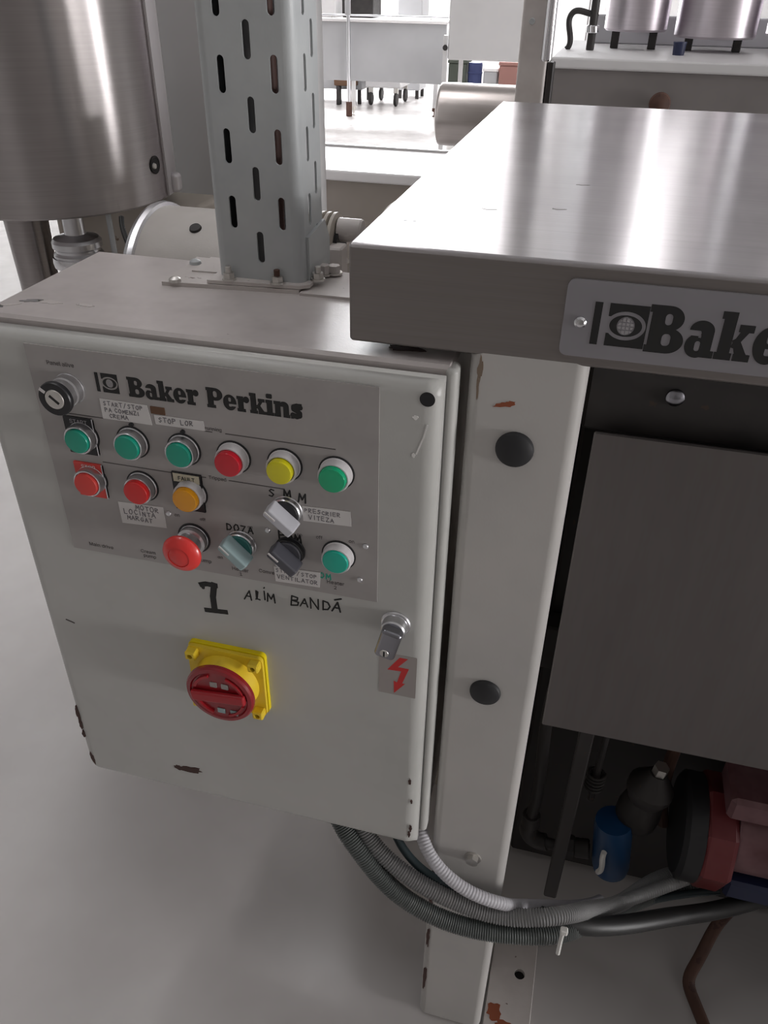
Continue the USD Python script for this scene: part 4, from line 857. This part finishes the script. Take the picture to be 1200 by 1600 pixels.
# ================================================================== FAR EQUIPMENT
bn = thing('steel_bench', 'long pale grey bench with thin legs across the bright floor at the back', 'bench', None, (-2.2, 9.5, 0))
obj('bench_panel', cb(-3.4, -1.415, 9.30, 9.33, .352, .925, .004), 'machine_grey', bn)
obj('bench_top', cb(-3.4, -1.405, 9.27, 9.95, .925, .955, .006), 'bed_white', bn)
obj('top_rail', cyl((-3.4, 9.36, .985), (-1.41, 9.36, .985), .010, 14), 'satin_chrome', bn)
for x in (-3.2, -2.72, -2.03, -1.6): obj('rail_stud', cyl((x, 9.36, .954), (x, 9.36, .984), .007, 10), 'zinc', bn)
for x, y in ((-1.545, 9.50), (-2.47, 9.34), (-3.35, 9.50), (-1.545, 9.88), (-3.35, 9.88)):
    l = obj('bench_leg', cb(x - .022, x + .022, y - .022, y + .022, .085, .93, .003), 'machine_white', bn)
    obj('adjuster_foot', lathe([(0, 0), (.026, 0), (.026, .008), (.010, .016), (.010, .05), (.030, .055), (.030, .09), (0, .09)], (x, y, 0), (0, 0, 1), 20), 'rusty' if x > -2 else 'zinc', l)
pl = thing('tall_pole', 'thin pale pole standing in front of the grey bench', 'pole', None, (-2.48, 9.22, 0))
obj('pole_shaft', cyl((-2.483, 9.20, .14), (-2.483, 9.20, 2.4), .020, 20), 'satin_chrome', pl)
obj('pole_sleeve', cyl((-2.487, 9.20, .99), (-2.487, 9.20, 1.8), .032, 20), 'machine_grey', pl)
obj('pole_foot', [cyl((-2.483, 9.20, 0.0), (-2.483, 9.20, .15), .034, 20)], 'rusty', pl)
def box_thing(name, b, mat, label, cat, lid=None, feet=None):
    x0, x1, y0, y1, z0, z1 = b
    t = thing(name, label, cat, None, ((x0 + x1) / 2, (y0 + y1) / 2, z0))
    obj('box_body', cb(x0, x1, y0, y1, z0, z1 - .03, .008), mat, t)
    obj('box_top', cb(x0 - .008, x1 + .008, y0 - .008, y1 + .008, z1 - .031, z1, .006), lid or mat, t)
    if feet:
        for x in (x0 + .04, x1 - .04):
            for y in (y0 + .04, y1 - .04): obj('foot', cb(x - .02, x + .02, y - .02, y + .02, 0, z0 + .003, .003), feet, t)
    return t
box_thing('floor_bin', (-3.5, -2.62, 10.2, 10.7, .16, .52), 'machine_grey', 'low grey bin under the bench behind the pole foot', 'bin', 'machine_white', 'dark_iron')
box_thing('brown_crate', (-2.93, -2.66, 10.04, 10.18, .215, .40), 'brown_box', 'small dark brown crate under the left half of the bench', 'crate', None, 'dark_iron')
tk = box_thing('steel_trolley', (-2.56, -2.12, 10.15, 10.75, .20, .62), 'machine_white', 'pale trolley on castors under the bench', 'trolley', 'machine_white')
for x, y in ((-2.50, 10.2), (-2.18, 10.2), (-2.50, 10.7), (-2.18, 10.7)):
    w = obj('castor', cyl((x - .018, y, .075), (x + .018, y, .075), .075, 24), 'dark_iron', tk)
    obj('castor_fork', cb(x - .028, x + .028, y - .02, y + .02, .14, .205, .004), 'zinc', w)
box_thing('white_appliance', (-3.15, -2.72, 9.50, 9.90, .956, 1.18), 'bed_white', 'white box on the left of the bench top', 'appliance', 'machine_grey')
box_thing('dark_case', (-2.66, -2.30, 9.55, 9.90, .956, 1.16), 'dark_iron', 'dark case on the bench top beside the pole', 'case', 'brown_box')
box_thing('grey_column_unit', (-2.36, -2.05, 10.95, 11.35, .10, 1.6), 'machine_grey', 'grey upright unit behind the right half of the bench', 'cabinet', None, 'dark_iron')
bb = thing('pale_cabinet', 'large pale grey cabinet on thin legs behind the roller', 'cabinet', None, (-.66, 7.3, 0))
obj('cabinet_body', cb(-.955, -.30, 7.0, 7.6, .775, 2.0, .012), 'machine_white', bb)
for x, y in ((-.985, 7.03), (-.33, 7.57), (-.94, 7.57)):
    obj('cabinet_leg', cb(x - .012, x + .022, y - .022, y + .022, 0, .95, .003), 'machine_white', bb)
obj('leg_knob', front_lathe([(0, 0), (.018, 0), (.022, .01), (.02, .022), (0, .024)], -.975, .862, 7.008, 20), 'dark_iron', bb)
box_thing('green_crate', (-1.22, -1.04, 8.5, 8.8, .0, .66), 'crate_green', 'dark green crate under the pale cabinet', 'crate')
dr = thing('blue_drum', 'small navy blue drum under the pale cabinet', 'drum', None, (-.95, 8.55, 0))
obj('drum_body', lathe([(0, 0), (.066, 0), (.070, .01), (.070, .62), (.066, .64), (0, .64)], (-.955, 8.55, 0), (0, 0, 1), 32), 'crate_blue', dr)
obj('drum_hoop', lathe([(.068, 0), (.074, .004), (.074, .016), (.068, .02)], (-.955, 8.55, .54), (0, 0, 1), 32), 'crate_blue', dr)
box_thing('white_carton', (-.86, -.72, 8.5, 8.7, .0, .60), 'machine_grey', 'grey carton between the blue drum and the red sacks', 'carton', 'bed_white')
box_thing('red_carton', (-.70, -.45, 8.45, 8.8, .46, .66), 'sack_red', 'reddish brown carton on legs under the right end of the pale cabinet', 'carton', None, 'dark_iron')
